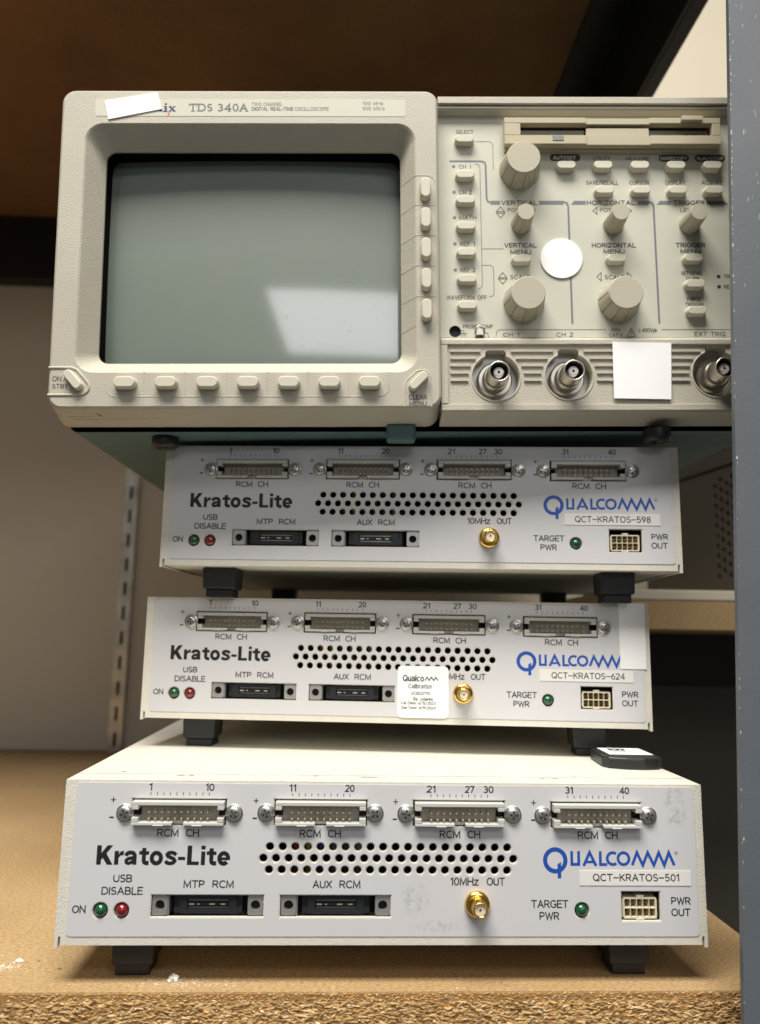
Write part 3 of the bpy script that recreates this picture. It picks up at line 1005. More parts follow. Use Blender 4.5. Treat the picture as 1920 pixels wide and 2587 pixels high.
def m_screw():
    b = MB()
    prof = [(0.0, -1.75), (1.0, -1.73), (1.9, -1.62), (2.4, -1.38), (2.7, -1.0), (2.8, -0.55), (2.8, 0.0)]
    b.lathe(0, 0, prof, 0, 32)
    for a in (0.35, 0.35 + math.pi / 2):
        c, s = math.cos(a), math.sin(a)
        q = []
        for (u, v) in ((-1.6, -0.36), (1.6, -0.36), (1.6, 0.36), (-1.6, 0.36)):
            q.append((u * c - v * s, u * s + v * c))
        pts = []
        for (u, v) in q:
            r = math.hypot(u, v)
            pts.append((u, -1.82 + 0.02 * r * r, v))
        b.add([(p[0], p[1] if i < 0 else p[1], p[2]) for i, p in enumerate(pts)] + [(0.0, -1.7, 0.0)], [(0, 1, 4), (1, 2, 4), (2, 3, 4), (3, 0, 4)], 1)
    return b.mesh('screw', [CHROME, DARK])


def m_washer():
    b = MB()
    b.lathe(0, 0, [(2.6, -0.5), (3.35, -0.45), (3.5, -0.25), (3.5, 0.0)], 0, 32)
    return b.mesh('washer', [ZINC])


def m_led(key):
    b = MB()
    pr = [(0.0, -1.15)] + [(2.5 * math.sin(R(a)), 1.35 - 2.5 * math.cos(R(a))) for a in range(10, 91, 10)] + [(2.5, 6)]
    b.lathe(0, 0, pr, 0, 32)
    return b.mesh('led', [LEDS[key][2]])


def m_hd_body():
    b = MB()
    b.box(0.0, 43.4, 7.2, 8, -0.3, 8.3, 1)
    b.box(8.6, 35.0, 2.6, 7.2, 0.7, 7.4)
    b.plate(rrect(10.6, 32.8, 0.9, 7.3, 0.8), [rect(13.6, 29.8, 2.3, 6.2)], 1.4, 2.6)
    b.box(8.6, 10.6, 1.8, 2.6, 1.5, 3.0)
    b.box(32.8, 35.0, 1.8, 2.6, 1.5, 3.0)
    b.box(13.6, 29.8, 2.65, 2.7, 2.3, 6.2, 1)
    return b.mesh('housing', [HOUS, DARK])


def m_hd_contacts():
    b = MB()
    for k in range(38):
        x = 14.2 + k * 0.405
        b.box(x, x + 0.22, 2.25, 2.6, 5.35, 5.85, 0)
        b.box(x, x + 0.22, 2.25, 2.6, 2.65, 3.15, 0)
    b.box(14.0, 29.4, 2.0, 2.62, 3.9, 4.5, 1)
    for (x, w) in ((14.3, 2.0), (17.6, 0.7), (22.2, 2.2), (26.6, 1.8)):
        b.box(x, x + w, 1.92, 1.99, 3.95, 4.42, 2)
    return b.mesh('contacts', [ZINC, HOUS, PIN])


def m_jack():
    b = MB()
    b.plate(rrect(-2.95, 2.95, -3.55, 3.75, 0.9), [circ(0, 0.1, 1.85, 24)], 0.9, 4.0)
    b.box(2.95, 3.5, 1.2, 7, -3.7, 3.7)
    b.disc(0, 0.1, 1.86, 3.2, 1, 24)
    return b.mesh('jack_post', [STEEL, DARK])


def m_sma():
    b = MB()
    b.lathe(0, 0, [(3.9, -2.0), (4.6, -1.7), (5.05, -0.9), (5.05, 0.0)], 0, 40)
    hexr = [(4.1 * math.cos(R(30 + 60 * k)), 4.1 * math.sin(R(30 + 60 * k))) for k in range(6)]
    b.loft([at_y(hexr, -3.0), at_y(hexr, -2.0)], 0, False, True)
    return b.mesh('flange', [GOLD])


def m_sma_barrel():
    b = MB()
    pr = [(2.15, -7.6), (2.45, -7.95), (2.75, -7.8)]
    y = -7.5
    while y < -3.4:
        pr += [(3.0, y), (2.78, y + 0.28)]
        y += 0.56
    pr += [(3.0, -3.0)]
    b.lathe(0, 0, [(2.1, -7.2)] + pr, 0, 36)
    return b.mesh('barrel', [GOLD])


def m_sma_ins():
    b = MB()
    b.disc(0, 0, 2.05, -7.25, 0, 28)
    b.disc(0, 0, 0.46, -7.28, 1, 16)
    return b.mesh('insulator', [PINKT, DARK])


def m_pwr():
    b = MB()
    hol = []
    for i in range(5):
        for j in range(2):
            x = 1.02 + i * 2.52
            z = 0.55 + j * 3.55
            hol.append(rect(x, x + 2.3, z, z + 3.2))
    b.plate(rect(0.6, 13.9, 0, 7.85), hol, 1.0, 5.0)
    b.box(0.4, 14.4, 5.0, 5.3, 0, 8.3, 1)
    b.box(5.9, 8.9, 1.0, 4.5, 7.9, 8.7)
    b.box(0.2, 0.6, 1.3, 5, 0.6, 7.2)
    b.box(13.9, 14.3, 1.3, 5, 0.6, 7.2)
    b.box(5.6, 8.8, 0.8, 3, -0.4, 0.02)
    b.box(-0.5, 15.6, 7.2, 7.9, -1.1, 10.4, 2)
    return b.mesh('housing', [NYL, BRN, DARK])


def m_pwr_pin():
    b = MB()
    b.box(-0.35, 0.35, 2.0, 5, -0.35, 0.35)
    return b.mesh('pin', [GOLD])


def m_foot():
    b = MB()
    q = lambda w, d0, d1, z: [(-w, d0, z), (w, d0, z), (w, d1, z), (-w, d1, z)]
    t, u = q(8.5, 0, 18, 15.0), q(8.1, 0.4, 17.6, 4.2)
    b.add(t + u, [(0, 1, 2, 3)[::-1] if False else (3, 2, 1, 0)[::-1], (7, 6, 5, 4), (4, 5, 1, 0), (5, 6, 2, 1), (6, 7, 3, 2), (7, 4, 0, 3)], 0)
    return b.mesh('foot', [FOOTM])


def m_pad():
    b = MB()
    b.box(-6.8, 6.8, 1.8, 15.5, 0, 4.15)
    return b.mesh('rubber_pad', [RUB])


def m_ribbon(k):
    b = MB()
    x = (-37.5, -32.3, -27.2, -22, -17.3, -12.2)[k]
    b.tube([(x, 16, 36), (x + 0.6, 9, 46), (x - 0.4, 8, 72)], 1.2)
    col = ((0.35, 0.03, 0.03), (0.40, 0.30, 0.04), (0.04, 0.06, 0.30), (0.15, 0.14, 0.13), (0.12, 0.07, 0.04), (0.22, 0.2, 0.18))[k]
    return b.mesh('wire', [mat('wire_sleeve', col, 0.5)])


def test_box(loc, yaw, label, tagtext, tagrect, txtrect, prot, dark=False, smudge=False):
    t = thing('test_box', label, 'test box', loc, 'stacked white test boxes', yaw)
    inst('case', cm('case', m_case), t, bevel=0.45)
    inst('front_panel', cm('face_s' if smudge else 'face', lambda: m_face(SMUDGE if smudge else FACE)), t)
    b = MB()
    b.box(-120, 120, 30, 30.5, 18, 73)  # black sheet added inside the case so the vents look dark
    inst('dark_backing', cm('vent_dark', lambda: b.mesh('dark_backing', [DARK])), t)
    for k in range(6):
        inst('wire', cm('wire%d' % k, lambda: m_ribbon(k)), t)
    for cx, cz in HEAD:
        h = inst('pin_header', cm('shroud', m_shroud), t, (cx, -prot, cz), bevel=0.3)
        for i in range(10):
            for dz in (0.35, -2.19):
                inst('pin', cm('pin', m_pin), h, (-11.43 + 2.54 * i, 0, dz))
    for k, (x, z) in enumerate(SCREWS):
        s = inst('screw', cm('screw', m_screw), t, (x, 0, z))
        s.rotation_euler = (0, rnd.uniform(0, 3), 0)
        inst('washer', cm('washer', m_washer), s)
    for k, (x, z, mm) in enumerate(LEDS):
        o = inst('indicator_light', cm('led%d' % k, lambda: m_led(k)), t, (x, 0, z))
        o['label'] = ('round green indicator light beside the word ON', 'round red indicator light', 'round green indicator light beside TARGET PWR')[k]
    for k, (a, c) in enumerate(HDC):
        h = inst('board_connector', cm('hd', m_hd_body), t, (a, 0, HZ[0]), bevel=0.15)
        inst('contacts', cm('hdc', m_hd_contacts), h)
        inst('jack_post', cm('jack', m_jack), h, (3.3, 0, 4.0), bevel=0.25)
        inst('jack_post', cm('jack', m_jack), h, (40.2, 0, 4.0), bevel=0.25)
    s = inst('coaxial_connector', cm('sma', m_sma), t, (SMA[0], 0, SMA[1]))
    inst('barrel', cm('smab', m_sma_barrel), s)
    inst('insulator', cm('smai', m_sma_ins), s)
    p = inst('power_connector', cm('pwr', m_pwr), t, (PWRC[0] + 0.5, 0, PWRC[2] + 0.6), bevel=0.12)
    for i in range(5):
        for j in range(2):
            inst('pin', cm('pwrpin', m_pwr_pin), p, (2.17 + i * 2.52, 0, 2.1 + j * 3.55))
    for (x, y) in ((-100, 9), (99.2, 9), (-100, 190), (99.2, 190)):
        f = inst('foot', cm('foot', m_foot), t, (x, y, 0), bevel=0.8)
        inst('rubber_pad', cm('pad', m_pad), f, bevel=0.6)
    # white tape with the unit's number
    b = MB()
    x0, x1, z0, z1 = tagrect
    b.box(x0, x1, -0.22, -0.05, z0, z1, 0)
    lettering(b, tagtext.replace('-', '_'), txtrect[0], txtrect[1], txtrect[2], txtrect[3], -0.25, 1, 0.42, 0.22)
    o = b.build('asset_tag', [TAPE, BLACKINK], t)
    o['label'] = 'white tape label reading ' + tagtext
    return t


BX_B = test_box((5.62, 321.32, 0), R(2.533), 'white test box tagged QCT-KRATOS-501, standing on the shelf under the others', 'QCT-KRATOS-501',
                (76.6, 121.8, 37.3, 42.9), (81.9, 117.0, 38.9, 41.75), 2.8, smudge=True)
BX_M = test_box((7.63, 393.2, 75.95), R(-3.241), 'white test box tagged QCT-KRATOS-624 with a calibration sticker, middle of the three', 'QCT-KRATOS-624',
                (73.3, 119.3, 37.3, 43.0), (79.1, 115.0, 38.6, 41.7), 0.5)
BX_T = test_box((18.2, 373.72, 151.95), R(-3.22), 'shaded white test box tagged QCT-KRATOS-598, directly under the oscilloscope', 'QCT-KRATOS-598',
                (72.0, 118.0, 37.0, 42.7), (77.0, 113.4, 38.3, 41.4), 1.4)

# stickers on the middle box
b = MB()
b.plate([(125.9, 76.4), (112.9, 76.4), (113.1, 43.9), (125.7, 43.9)], [], -0.3, -0.1)
o = b.build('blank_sticker', PAPER, BX_M)
o['label'] = 'tall blank white sticker over the end of the logo'
b = MB()
b.plate(rrect(2.7, 28.1, 18.1, 43.4, 2.2), [], -0.35, -0.06, 0)
y = -0.38
xq = 5.2
b.text('Qualco', 5.2, 15.9, 35.75, 39.0, y, 1, 0.012)
b.strip([(16.4, 36.3), (17.4, 38.0), (18.5, 36.4), (19.6, 38.0), (20.7, 36.4), (21.8, 38.0), (22.9, 36.3)], 0.5, y, 1)
b.text('Calibration', 8.1, 19.9, 32.35, 34.6, y, 1, 0.0)
b.text('UC0022770', 9.5, 19.0, 29.2, 30.75, y, 1, 0.012)
b.text('By: J.Marino', 10.7, 20.5, 26.4, 28.1, y, 1, 0.012)
b.text('Cal Date: 6/15/2023', 4.5, 21.8, 24.5, 26.0, y, 1, 0.012)
b.text('Due Date: 6/15/2024', 4.5, 21.8, 22.25, 23.75, y, 1, 0.012)
o = b.build('calibration_sticker', [PAPER, BLACKINK], BX_M)
o['label'] = 'white rounded calibration sticker with printed dates'

# ================================================================ OSCILLOSCOPE
yaw, pit, rol = R(0.322), R(2.038), R(1.180)
Rv = Vector((math.cos(yaw), math.sin(yaw), 0))
Nv = Vector((math.sin(yaw), -math.cos(yaw), 0))
Zv = Vector((0, 0, 1))
Uv = math.cos(pit) * Zv + math.sin(pit) * Nv
N2 = math.cos(pit) * Nv - math.sin(pit) * Zv
R2 = math.cos(rol) * Rv + math.sin(rol) * Uv
U2 = math.cos(rol) * Uv - math.sin(rol) * Rv
SM = Matrix((R2, -N2, U2)).transposed()
SPO = Vector((-66.52, 341.4, 236.62))
scope = thing('oscilloscope', 'beige benchtop oscilloscope with a blank grey screen, on top of the stack', 'oscilloscope', SPO, mat3=SM)


def to_scope(p):
    return SM.transposed() @ (Vector(p) - SPO)


# teal metal case
b = MB()
f = rrect(-84.5, 256, -6.8, 155, 4)
g = rrect(-104, 256, -6.8, 155, 4)
b.loft([at_y(f, 19.2), at_y(g, 400)], 0, False, False, True)
b.build('case', TEAL, scope)
b = MB()
b.box(69, 83, 15, 24, -12.0, -3)
b.build('latch', TEAL, scope, bevel=1.5)

# screen bezel
b = MB()
rr = [at_y(rrect(-68.6, 76.2, 24.2, 132.3, 5.0, 8), 10.6), at_y(rrect(-68.6, 76.2, 24.2, 132.3, 5.0, 8), 9.5),
      at_y(rrect(-75.4, 82.7, 17.6, 140.6, 8.5, 8), 0.5), at_y(rrect(-76.1, 83.4, 16.9, 141.3, 9, 8), 0.0),
      at_y(rrect(-86.6, 93.2, 1.0, 157.5, 5.5, 8), 0.0), at_y(rrect(-87.7, 94.2, 0.0, 158.6, 6.3, 8), 1.0),
      at_y(rrect(-88.0, 94.3, -1.0, 158.9, 6.5, 8), 4.0), at_y(rrect(-89.6, 94.3, -4.6, 159.2, 6.5, 8), 18.0),
      at_y(rrect(-88, 93.5, -3, 158, 6, 8), 19.0), at_y(rrect(-82, 90, 2, 154, 6, 8), 19.0)]
b.loft(rr, 0, False)
# raised ridges: pads, dividers and the two recess outlines
RG = 0.42


def ridge(pts, r=RG, y=0.12):
    b.tube([(p[0], y, p[1]) for p in pts], r, 0, 8)


ridge([(-60.6, 9.5), (-60.0, 7.3), (-58.6, 5.9), (-56.5, 5.5), (64.5, 5.4), (67.6, 6.0), (69.4, 7.6), (69.9, 9.9)], 0.3)
for x in (-43.6, -24.5, -5.3, 13.5, 32.3, 51.1, 69.8):
    ridge([(x, 17.3), (x, 5.6 if x < 69 else 9.0)], 0.26)
for z in (99.4, 84.1, 69.0, 53.8):
    ridge([(83.0, z), (92.6, z)], 0.3)
    b.tube([(76.6, 9.2, z - 0.3), (83.0, 0.4, z)], 0.3, 0, 6)
ridge([(83.0, 114.4), (89.0, 114.4), (91.4, 113.4), (92.6, 111), (92.6, 40.5)], 0.32)
b.tube([(76.6, 9.2, 114.0), (83.0, 0.4, 114.4)], 0.3, 0, 6)
b.tube([(76.6, 9.2, 39.0), (83.0, 0.4, 39.6)], 0.3, 0, 6)
ridge([(-87.6, 19.3), (-77.0, 19.3), (-74.6, 18.3), (-69.4, 12.2), (-68.6, 10.2), (-69.2, 8.2), (-71.0, 6.7), (-73.5, 6.3), (-87.6, 6.3)], 0.75, 0.2)
ridge([(77.2, 0.6), (77.2, 10.6), (78.0, 13.0), (82.4, 17.2), (84.6, 18.2), (87.4, 17.8), (89.0, 16.2), (89.5, 13.8), (89.5, 0.6)], 0.5, 0.2)
y = -0.04
b.text('ON', -85.8, -81.6, 12.75, 15.2, y, 1, 0.004)
b.strip([(-80.6, 12.7), (-79.7, 15.2)], 0.35, y, 1)
b.text('STBY', -85.7, -78.3, 9.3, 11.6, y, 1, 0.004)
b.text('CLEAR', 79.1, 87.5, 3.8, 6.3, y, 1, 0.01)
b.text('MENU', 79.2, 87.4, 0.9, 3.15, y, 1, 0.01)
# scratch and dent marks under the lip
for (x0, x1, dz) in ((-81, -70, 0.0), (-80, -62, 0.9), (-60, -45, 0.6), (-42, -38, 0.5)):
    yy = 7.5 + dz * 3
    zz = -1.0 - 3.6 * (yy - 4) / 14 - 0.06
    b.add([(x0, yy, zz), (x1, yy + 0.3, zz - 0.05), (x1, yy + 0.6, zz - 0.12), (x0, yy + 0.55, zz - 0.1)], [(0, 1, 2, 3)[::-1]], 2)
b.add([(-67.0, 4.4, -1.18), (-65.6, 5.2, -1.4), (-64.4, 7.4, -1.95), (-65.2, 7.6, -2.0)], [(0, 1, 2, 3)[::-1]], 3)
o = b.build('bezel', [PL, INK, mat('rubbed_dirt', (0.33, 0.25, 0.15), 0.6), CHIP], scope)

# tube face
b = MB()
nx, nz = 28, 22
x0, x1, z0, z1 = -74, 82, 18, 138
vs, fs = [], []
RC = 1300.0
cxs, czs = 3.8, 78.2
for j in range(nz + 1):
    for i in range(nx + 1):
        x = x0 + (x1 - x0) * i / nx
        z = z0 + (z1 - z0) * j / nz
        d2 = (x - cxs) ** 2 + (z - czs) ** 2
        yy = 16.5 + RC - math.sqrt(RC * RC - d2)
        vs.append((x, yy, z))
for j in range(nz):
    for i in range(nx):
        k = j * (nx + 1) + i
        fs.append((k, k + 1, k + nx + 2, k + nx + 1))
b.add(vs, fs, 0, True)
n0 = len(b.v)
b.build('screen', [SCREEN], scope)
b = MB()
b.plate(rrect(-80, 88, 12, 145, 4), [rrect(-68.8, 76.4, 24.0, 132.5, 5.2, 8)], 10.7, 11.2)
b.loft([at_y(rrect(-68.8, 76.4, 24.0, 132.5, 5.2, 8), 27), at_y(rrect(-68.8, 76.4, 24.0, 132.5, 5.2, 8), 11.2)], 0)
b.build('screen_mask', mat('black_mask', (0.003, 0.003, 0.003), 0.8, spec=0.05), scope)

# name plate
b = MB()
b.plate(rrect(-71.5, 78.7, 144.8, 153.6, 1.5), [], -0.12, 0.3, 0)
y = -0.16
b.text('TWO CHANNEL', 3.93, 18.9, 150.15, 152.0, y, 1, 0.0)
b.text('DIGITAL REAL-TIME', 3.97, 24.2, 147.67, 149.6, y, 1, 0.02)
b.text('OSCILLOSCOPE', 24.9, 41.3, 147.67, 149.6, y, 1, 0.0)
b.text('100 MHz', 57.8, 67.7, 150.75, 152.45, y, 1, 0.0)
b.text('500 MS/s', 57.8, 68.5, 148.0, 149.8, y, 1, 0.0)
b.quad([(-37.0, 150.0), (-38.6, 150.0), (-38.6, 149.5), (-38.1, 149.5), (-38.1, 147.6), (-38.6, 147.6), (-38.6, 147.15), (-36.5, 147.15), (-36.5, 147.6), (-37.0, 147.6)], y, 2)
b.quad([(-37.0, 151.5), (-38.1, 151.5), (-38.1, 150.6), (-37.0, 150.6)], y, 2)
b.strip([(-35.7, 149.9), (-33.3, 147.25)], 1.0, y, 2)
b.strip([(-33.4, 149.9), (-35.7, 147.25)], 0.55, y - 0.006, 2)
for q in ((-36.2, -34.8, 149.75), (-34.2, -32.8, 149.75), (-36.2, -34.9, 147.3), (-34.2, -32.7, 147.3)):
    b.strip([(q[0], q[2]), (q[1], q[2])], 0.4, y - 0.012, 2)
b.quad([(-39.2, 147.15), (-40.6, 147.15), (-41.0, 149.6), (-39.4, 149.2)], y, 2)
b.strip([(-39.0, 147.15), (-37.2, 147.15)], 0.5, y, 2)
b.strip([(-36.6, 144.9), (-35.4, 146.9)], 0.4, y, 3)
b.strip([(-35.9, 145.1), (-36.5, 146.7)], 0.4, y, 3)
# slab-serif model number
xs = [(-26.4, 'T', 4.0), (-22.0, 'D', 3.9), (-17.6, 'S', 2.6), (-12.7, '3', 2.9), (-9.2, '4', 3.3), (-5.3, '0', 3.0), (-1.9, 'A', 4.0)]
for x, ch, w in xs:
    lettering(b, ch, x, x + w, 147.2, 151.35, y, 1, 0.72)
    if ch == 'T':
        b.strip([(x + 1.0, 147.4), (x + 3.0, 147.4)], 0.4, y - 0.006, 1)
        b.strip([(x + 0.2, 149.9), (x + 0.2, 151.3)], 0.4, y - 0.006, 1)
        b.strip([(x + 3.8, 149.9), (x + 3.8, 151.3)], 0.4, y - 0.006, 1)
    if ch == 'A':
        b.strip([(x - 0.3, 147.4), (x + 1.1, 147.4)], 0.4, y - 0.006, 1)
        b.strip([(x + 2.8, 147.4), (x + 4.3, 147.4)], 0.4, y - 0.006, 1)
    if ch == 'D':
        b.strip([(x - 0.5, 147.4), (x + 0.8, 147.4)], 0.4, y - 0.006, 1)
        b.strip([(x - 0.5, 151.15), (x + 0.8, 151.15)], 0.4, y - 0.006, 1)
    if ch == '4':
        b.strip([(x + 1.6, 147.4), (x + 3.1, 147.4)], 0.4, y - 0.006, 1)
b.build('name_plate', [NAMEP, INKM, NAVY, RED], scope)

# right hand frame: rail on top, strip below with connector openings
b = MB()
X0, X1 = 94.6, 262.0


def prof_x(pr, mat=0):
    n = len(pr)
    vs = [(X0, a, c) for a, c in pr] + [(X1, a, c) for a, c in pr]
    fs = [(i, (i + 1) % n, n + (i + 1) % n, n + i) for i in range(n)]
    b.add(vs, fs, mat)
    b.add([(X1, a, c) for a, c in pr], [tuple(reversed(range(n)))], mat)


prof_x([(20, 157.9), (20, 150.4), (8.2, 150.4), (7.0, 150.5), (4.6, 151.3), (4.0, 152.2), (4.0, 153.0), (5.0, 153.1), (5.0, 153.7), (3.6, 153.8), (3.0, 154.2), (3.0, 157.2), (3.7, 157.9)])
prof_x([(20, 36.4), (8.2, 36.4), (4.0, 34.5), (3.1, 33.9), (3.0, 33.4), (3.0, 31.7), (4.2, 31.3), (20, 31.3)][::-1])
prof_x([(20, -4.0), (18, -4.6), (4.0, -1.2), (3.0, -0.2), (3.0, 2.4), (4.2, 2.9), (20, 2.9)])
b.box(X0, 97.6, 3.0, 18, 2.95, 31.25)
b.box(246, X1, 3.0, 18, 2.95, 150.3)
BNC = [(120.4, 15.7), (154.8, 16.2), (224.6, 17.5)]


def bnc_hole(cx, cz):
    pts = []
    a0 = math.degrees(math.acos(4.9 / 11.2))
    k = a0 - 180 + 0
    n = 34
    s = 180 - a0
    for i in range(n + 1):
        a = R(s + (360 - 2 * (90 - (90 - (180 - 2 * (180 - s)) / 2)) if False else s + 0) * 0 + (360 - (s - a0)) * i / n)
        pts.append((cx + 11.2 * math.cos(a), cz + 11.2 * math.sin(a)))
    pts += [(cx + 4.9, cz + 12.3), (cx + 3.6, cz + 13.3), (cx - 3.6, cz + 13.3), (cx - 4.9, cz + 12.3)]
    return pts


b.plate(rect(97.65, 245.9, 2.95, 31.25), [bnc_hole(*c) for c in BNC], 4.2, 11)
b.box(97.65, 245.9, 11.2, 11.9, 2.95, 31.25, 1)
for cx, cz in BNC:      # soft raised collar
    pts = [(x, z) for x, z in bnc_hole(cx, cz)]
    b.tube([(cx + (x - cx) * 1.04, 4.3, cz + (z - cz) * 1.04) for x, z in pts[:35]], 0.45, 0, 6)
for z in (28.4, 24.85, 21.3, 17.75, 14.2):
    cuts = [98.9]
    for cx, cz in BNC:
        d = z - cz
        w = math.sqrt(max(0, 13.2 ** 2 - d * d)) if z < 27 else 7.2
        cuts += [cx - w, cx + w]
    cuts.append(244)
    for k in range(0, len(cuts), 2):
        a, c = cuts[k], cuts[k + 1]
        if c - a > 1:
            vs = []
            for x in (a, c):
                vs += [(x, 4.22, z + 0.75), (x, 3.35, z + 0.42), (x, 3.35, z - 0.42), (x, 4.22, z - 0.55)]
            b.add(vs, [(0, 1, 5, 4)[::-1], (1, 2, 6, 5)[::-1], (2, 3, 7, 6)[::-1], (0, 3, 2, 1)[::-1], (4, 5, 6, 7)[::-1]], 0)
b.build('front_frame', [PL, STEEL], scope)

# control panel with its printing
SCOPE_TEXT = [
('SELECT',103.86,112.56,141.05,143.07,'n'),('VERTICAL',125.45,143.28,103.79,106.14,'b'),('HORIZONTAL',167.41,191.26,103.83,106.17,'b'),('TRIGGER',210.13,225.43,103.86,106.21,'b'),
('CH 1',104.94,110.97,122.69,124.71,'n'),('CH 2',104.9,111.19,109.32,111.39,'n'),('MATH',104.77,113.18,96.19,98.24,'n'),('REF 1',104.87,112.25,82.57,84.7,'n'),('REF 2',104.83,112.19,69.34,71.35,'n'),
('WAVEFORM OFF',97.97,117.43,55.48,57.6,'n'),('POSITION',128.47,142.04,100.16,102.15,'n'),('VERTICAL',126.43,142.3,81.8,84.2,'b'),('MENU',129.26,139.47,78.37,80.7,'b'),('SCALE',128.95,138.77,65.69,67.86,'n'),
('POSITION',173.74,187.28,100.19,102.25,'n'),('HORIZONTAL',169.08,190.56,81.86,84.21,'b'),('MENU',174.67,185.01,78.7,80.97,'b'),('SCALE',174.73,184.45,65.65,67.86,'n'),('LEVEL',213.28,221.9,100.16,102.09,'n'),
('TRIGGER',210.08,224.54,81.87,84.33,'b'),('MENU',212.19,222.3,78.85,81.08,'b'),('SET LEVEL',212.05,222.56,67.8,69.71,'n'),('TO 50%',213.97,220.67,65.25,67.06,'n'),('FORCE',214.19,220.69,54.75,56.69,'n'),
('TRIGGER',213.15,222.1,52.1,53.97,'n'),("TRIG'D",232.67,240.26,66.05,68.06,'n'),('READY',232.45,239.94,60.92,62.84,'n'),('AUTOSET',151.63,162.98,127.53,129.51,'w'),('UTILITY',171.2,179.94,127.24,129.22,'n'),
('MEASURE',187.66,199.23,127.16,129.04,'n'),('HARDCOPY',204.93,218.08,127.28,129.17,'w'),('RUN/STOP',222.98,235.94,127.2,129.08,'w'),('SAVE/RECALL',167.6,183.41,114.41,116.48,'n'),('CURSOR',188.78,198.64,114.43,116.5,'n'),
('DISPLAY',206.65,216.62,114.45,116.52,'n'),('ACQUIRE',224.44,234.93,114.46,116.54,'n'),('PROBE COMP',105.77,120.02,41.03,43.0,'n'),('CH 1',124.85,132.54,36.9,38.9,'n'),('CH 2',150.5,158.48,36.9,39.0,'n'),
('300V',176.58,181.36,39.61,41.09,'n'),('CAT II',175.7,182.06,36.9,38.4,'n'),('400Vpk',191.7,199.06,39.1,41.18,'n'),('EXT TRIG',216.83,231.82,37.06,39.3,'n')]
b = MB()
b.plate(rect(94.9, 245.8, 36.5, 150.3), [circ(101.9, 39.6, 2.9, 28)], 8.0, 9.5, 0)
y = 7.95
for s, x0, x1, z0, z1, st in SCOPE_TEXT:
    b.text(s, x0, x1, z0, z1, y - (0.03 if st == 'w' else 0), 3 if st == 'w' else 1, 0.022 if st in 'bw' else 0.004)
for x0, x1, z in ((150.0, 165.1, 128.6), (204.0, 219.0, 128.35), (221.8, 236.9, 128.35)):
    b.quad(rrect(x0, x1, z - 1.85, z + 1.85, 1.8), y, 1)
b.strip([(112.9, 137.0), (120.2, 137.0), (121.5, 136.3), (122.0, 134.9), (122.0, 122.2)], 0.3, y, 4)
b.strip([(100.4, 126.6), (116.0, 126.6), (117.7, 126.1), (118.2, 124.7), (118.4, 107.2), (118.9, 105.6), (120.6, 105.0)], 0.95, y, 2)
b.strip([(120.4, 105.0), (124.9, 105.0)], 2.0, y - 0.006, 2)
b.strip([(144.0, 105.0), (156.0, 105.0)], 2.0, y - 0.006, 2)
b.strip([(155.6, 105.6), (157.7, 104.8), (158.3, 103.0), (158.3, 43.2)], 0.95, y, 2)
b.quad([(166.9, 106.0), (161.4, 106.0), (159.6, 104.0), (166.9, 104.0)], y, 2)
b.strip([(192.5, 105.0), (198.2, 105.0)], 2.0, y - 0.006, 2)
b.strip([(197.8, 105.6), (199.7, 104.8), (200.2, 103.0), (200.2, 43.4)], 0.95, y, 2)
b.quad([(208.7, 106.0), (203.5, 106.0), (201.7, 104.0), (208.7, 104.0)], y, 2)
b.quad([(235.0, 106.0), (226.3, 106.0), (226.3, 104.0), (237.2, 104.0)], y, 2)
for x, z in ((102.45, 123.8), (102.45, 110.4), (102.45, 97.2), (102.45, 83.7), (102.45, 70.4)):
    b.disc(x, z, 0.85, y, 2)
for x, z in ((230.1, 67.1), (230.1, 61.9)):
    b.disc(x, z, 0.95, y, 1)
b.strip([(113.0, 125.2), (114.8, 124.7), (115.4, 122.8), (115.4, 62.8), (114.9, 61.5), (113.5, 60.9)], 0.3, y, 4)
b.strip([(115.6, 81.2), (126.0, 81.2)], 0.3, y, 4)
b.strip([(115.6, 72.8), (119.6, 72.8), (120.6, 72.2), (121.0, 70.9), (121.0, 58.5), (120.3, 57.3), (118.6, 56.9)], 0.3, y, 4)
for tri in ([(123.0, 100.3), (127.1, 100.3), (125.05, 102.8)], [(123.0, 99.6), (125.05, 97.1), (127.1, 99.6)],
            [(123.3, 66.5), (127.4, 66.5), (125.35, 69.1)], [(123.3, 65.9), (125.35, 63.3), (127.4, 65.9)],
            [(172.3, 102.6), (170.2, 100.8), (172.3, 99.0)], [(173.1, 69.1), (171.0, 67.0), (173.1, 64.9)],
            [(187.2, 102.6), (187.2, 99.1), (189.3, 100.9)], [(185.8, 69.1), (185.8, 65.0), (187.9, 67.1)], [(184.2, 36.9), (188.5, 36.9), (186.35, 40.9)]):
    b.strip(tri, 0.32, y, 1, True)
b.strip([(186.35, 39.7), (186.35, 38.2)], 0.35, y, 1)
b.disc(186.35, 37.6, 0.2, y, 1, 10)
b.strip([(121.5, 37.0), (121.7, 38.9), (122.6, 40.2), (124.0, 40.4), (174.4, 40.4)], 0.32, y, 4)
b.strip([(201.0, 40.4), (240, 40.4)], 0.32, y, 4)
b.strip([(190.9, 40.7), (190.0, 40.1), (190.9, 39.5)], 0.25, y, 1)
b.strip([(190.0, 39.2), (190.9, 39.2)], 0.25, y, 1)
b.strip([(104.0, 40.0), (106.0, 40.0), (106.0, 38.6)], 0.25, y, 1)
b.strip([(104.6, 38.6), (107.4, 38.6)], 0.3, y - 0.006, 1)
for k in range(4):
    b.strip([(104.7 + k * 0.85, 38.6), (104.3 + k * 0.85, 37.0)], 0.25, y, 1)
b.strip([(115.4, 37.1), (116.0, 37.1), (116.0, 38.8), (117.6, 38.8), (117.6, 37.1), (118.2, 37.1)], 0.28, y, 1)
b.disc(101.9, 39.6, 3.0, 9.4, 5)
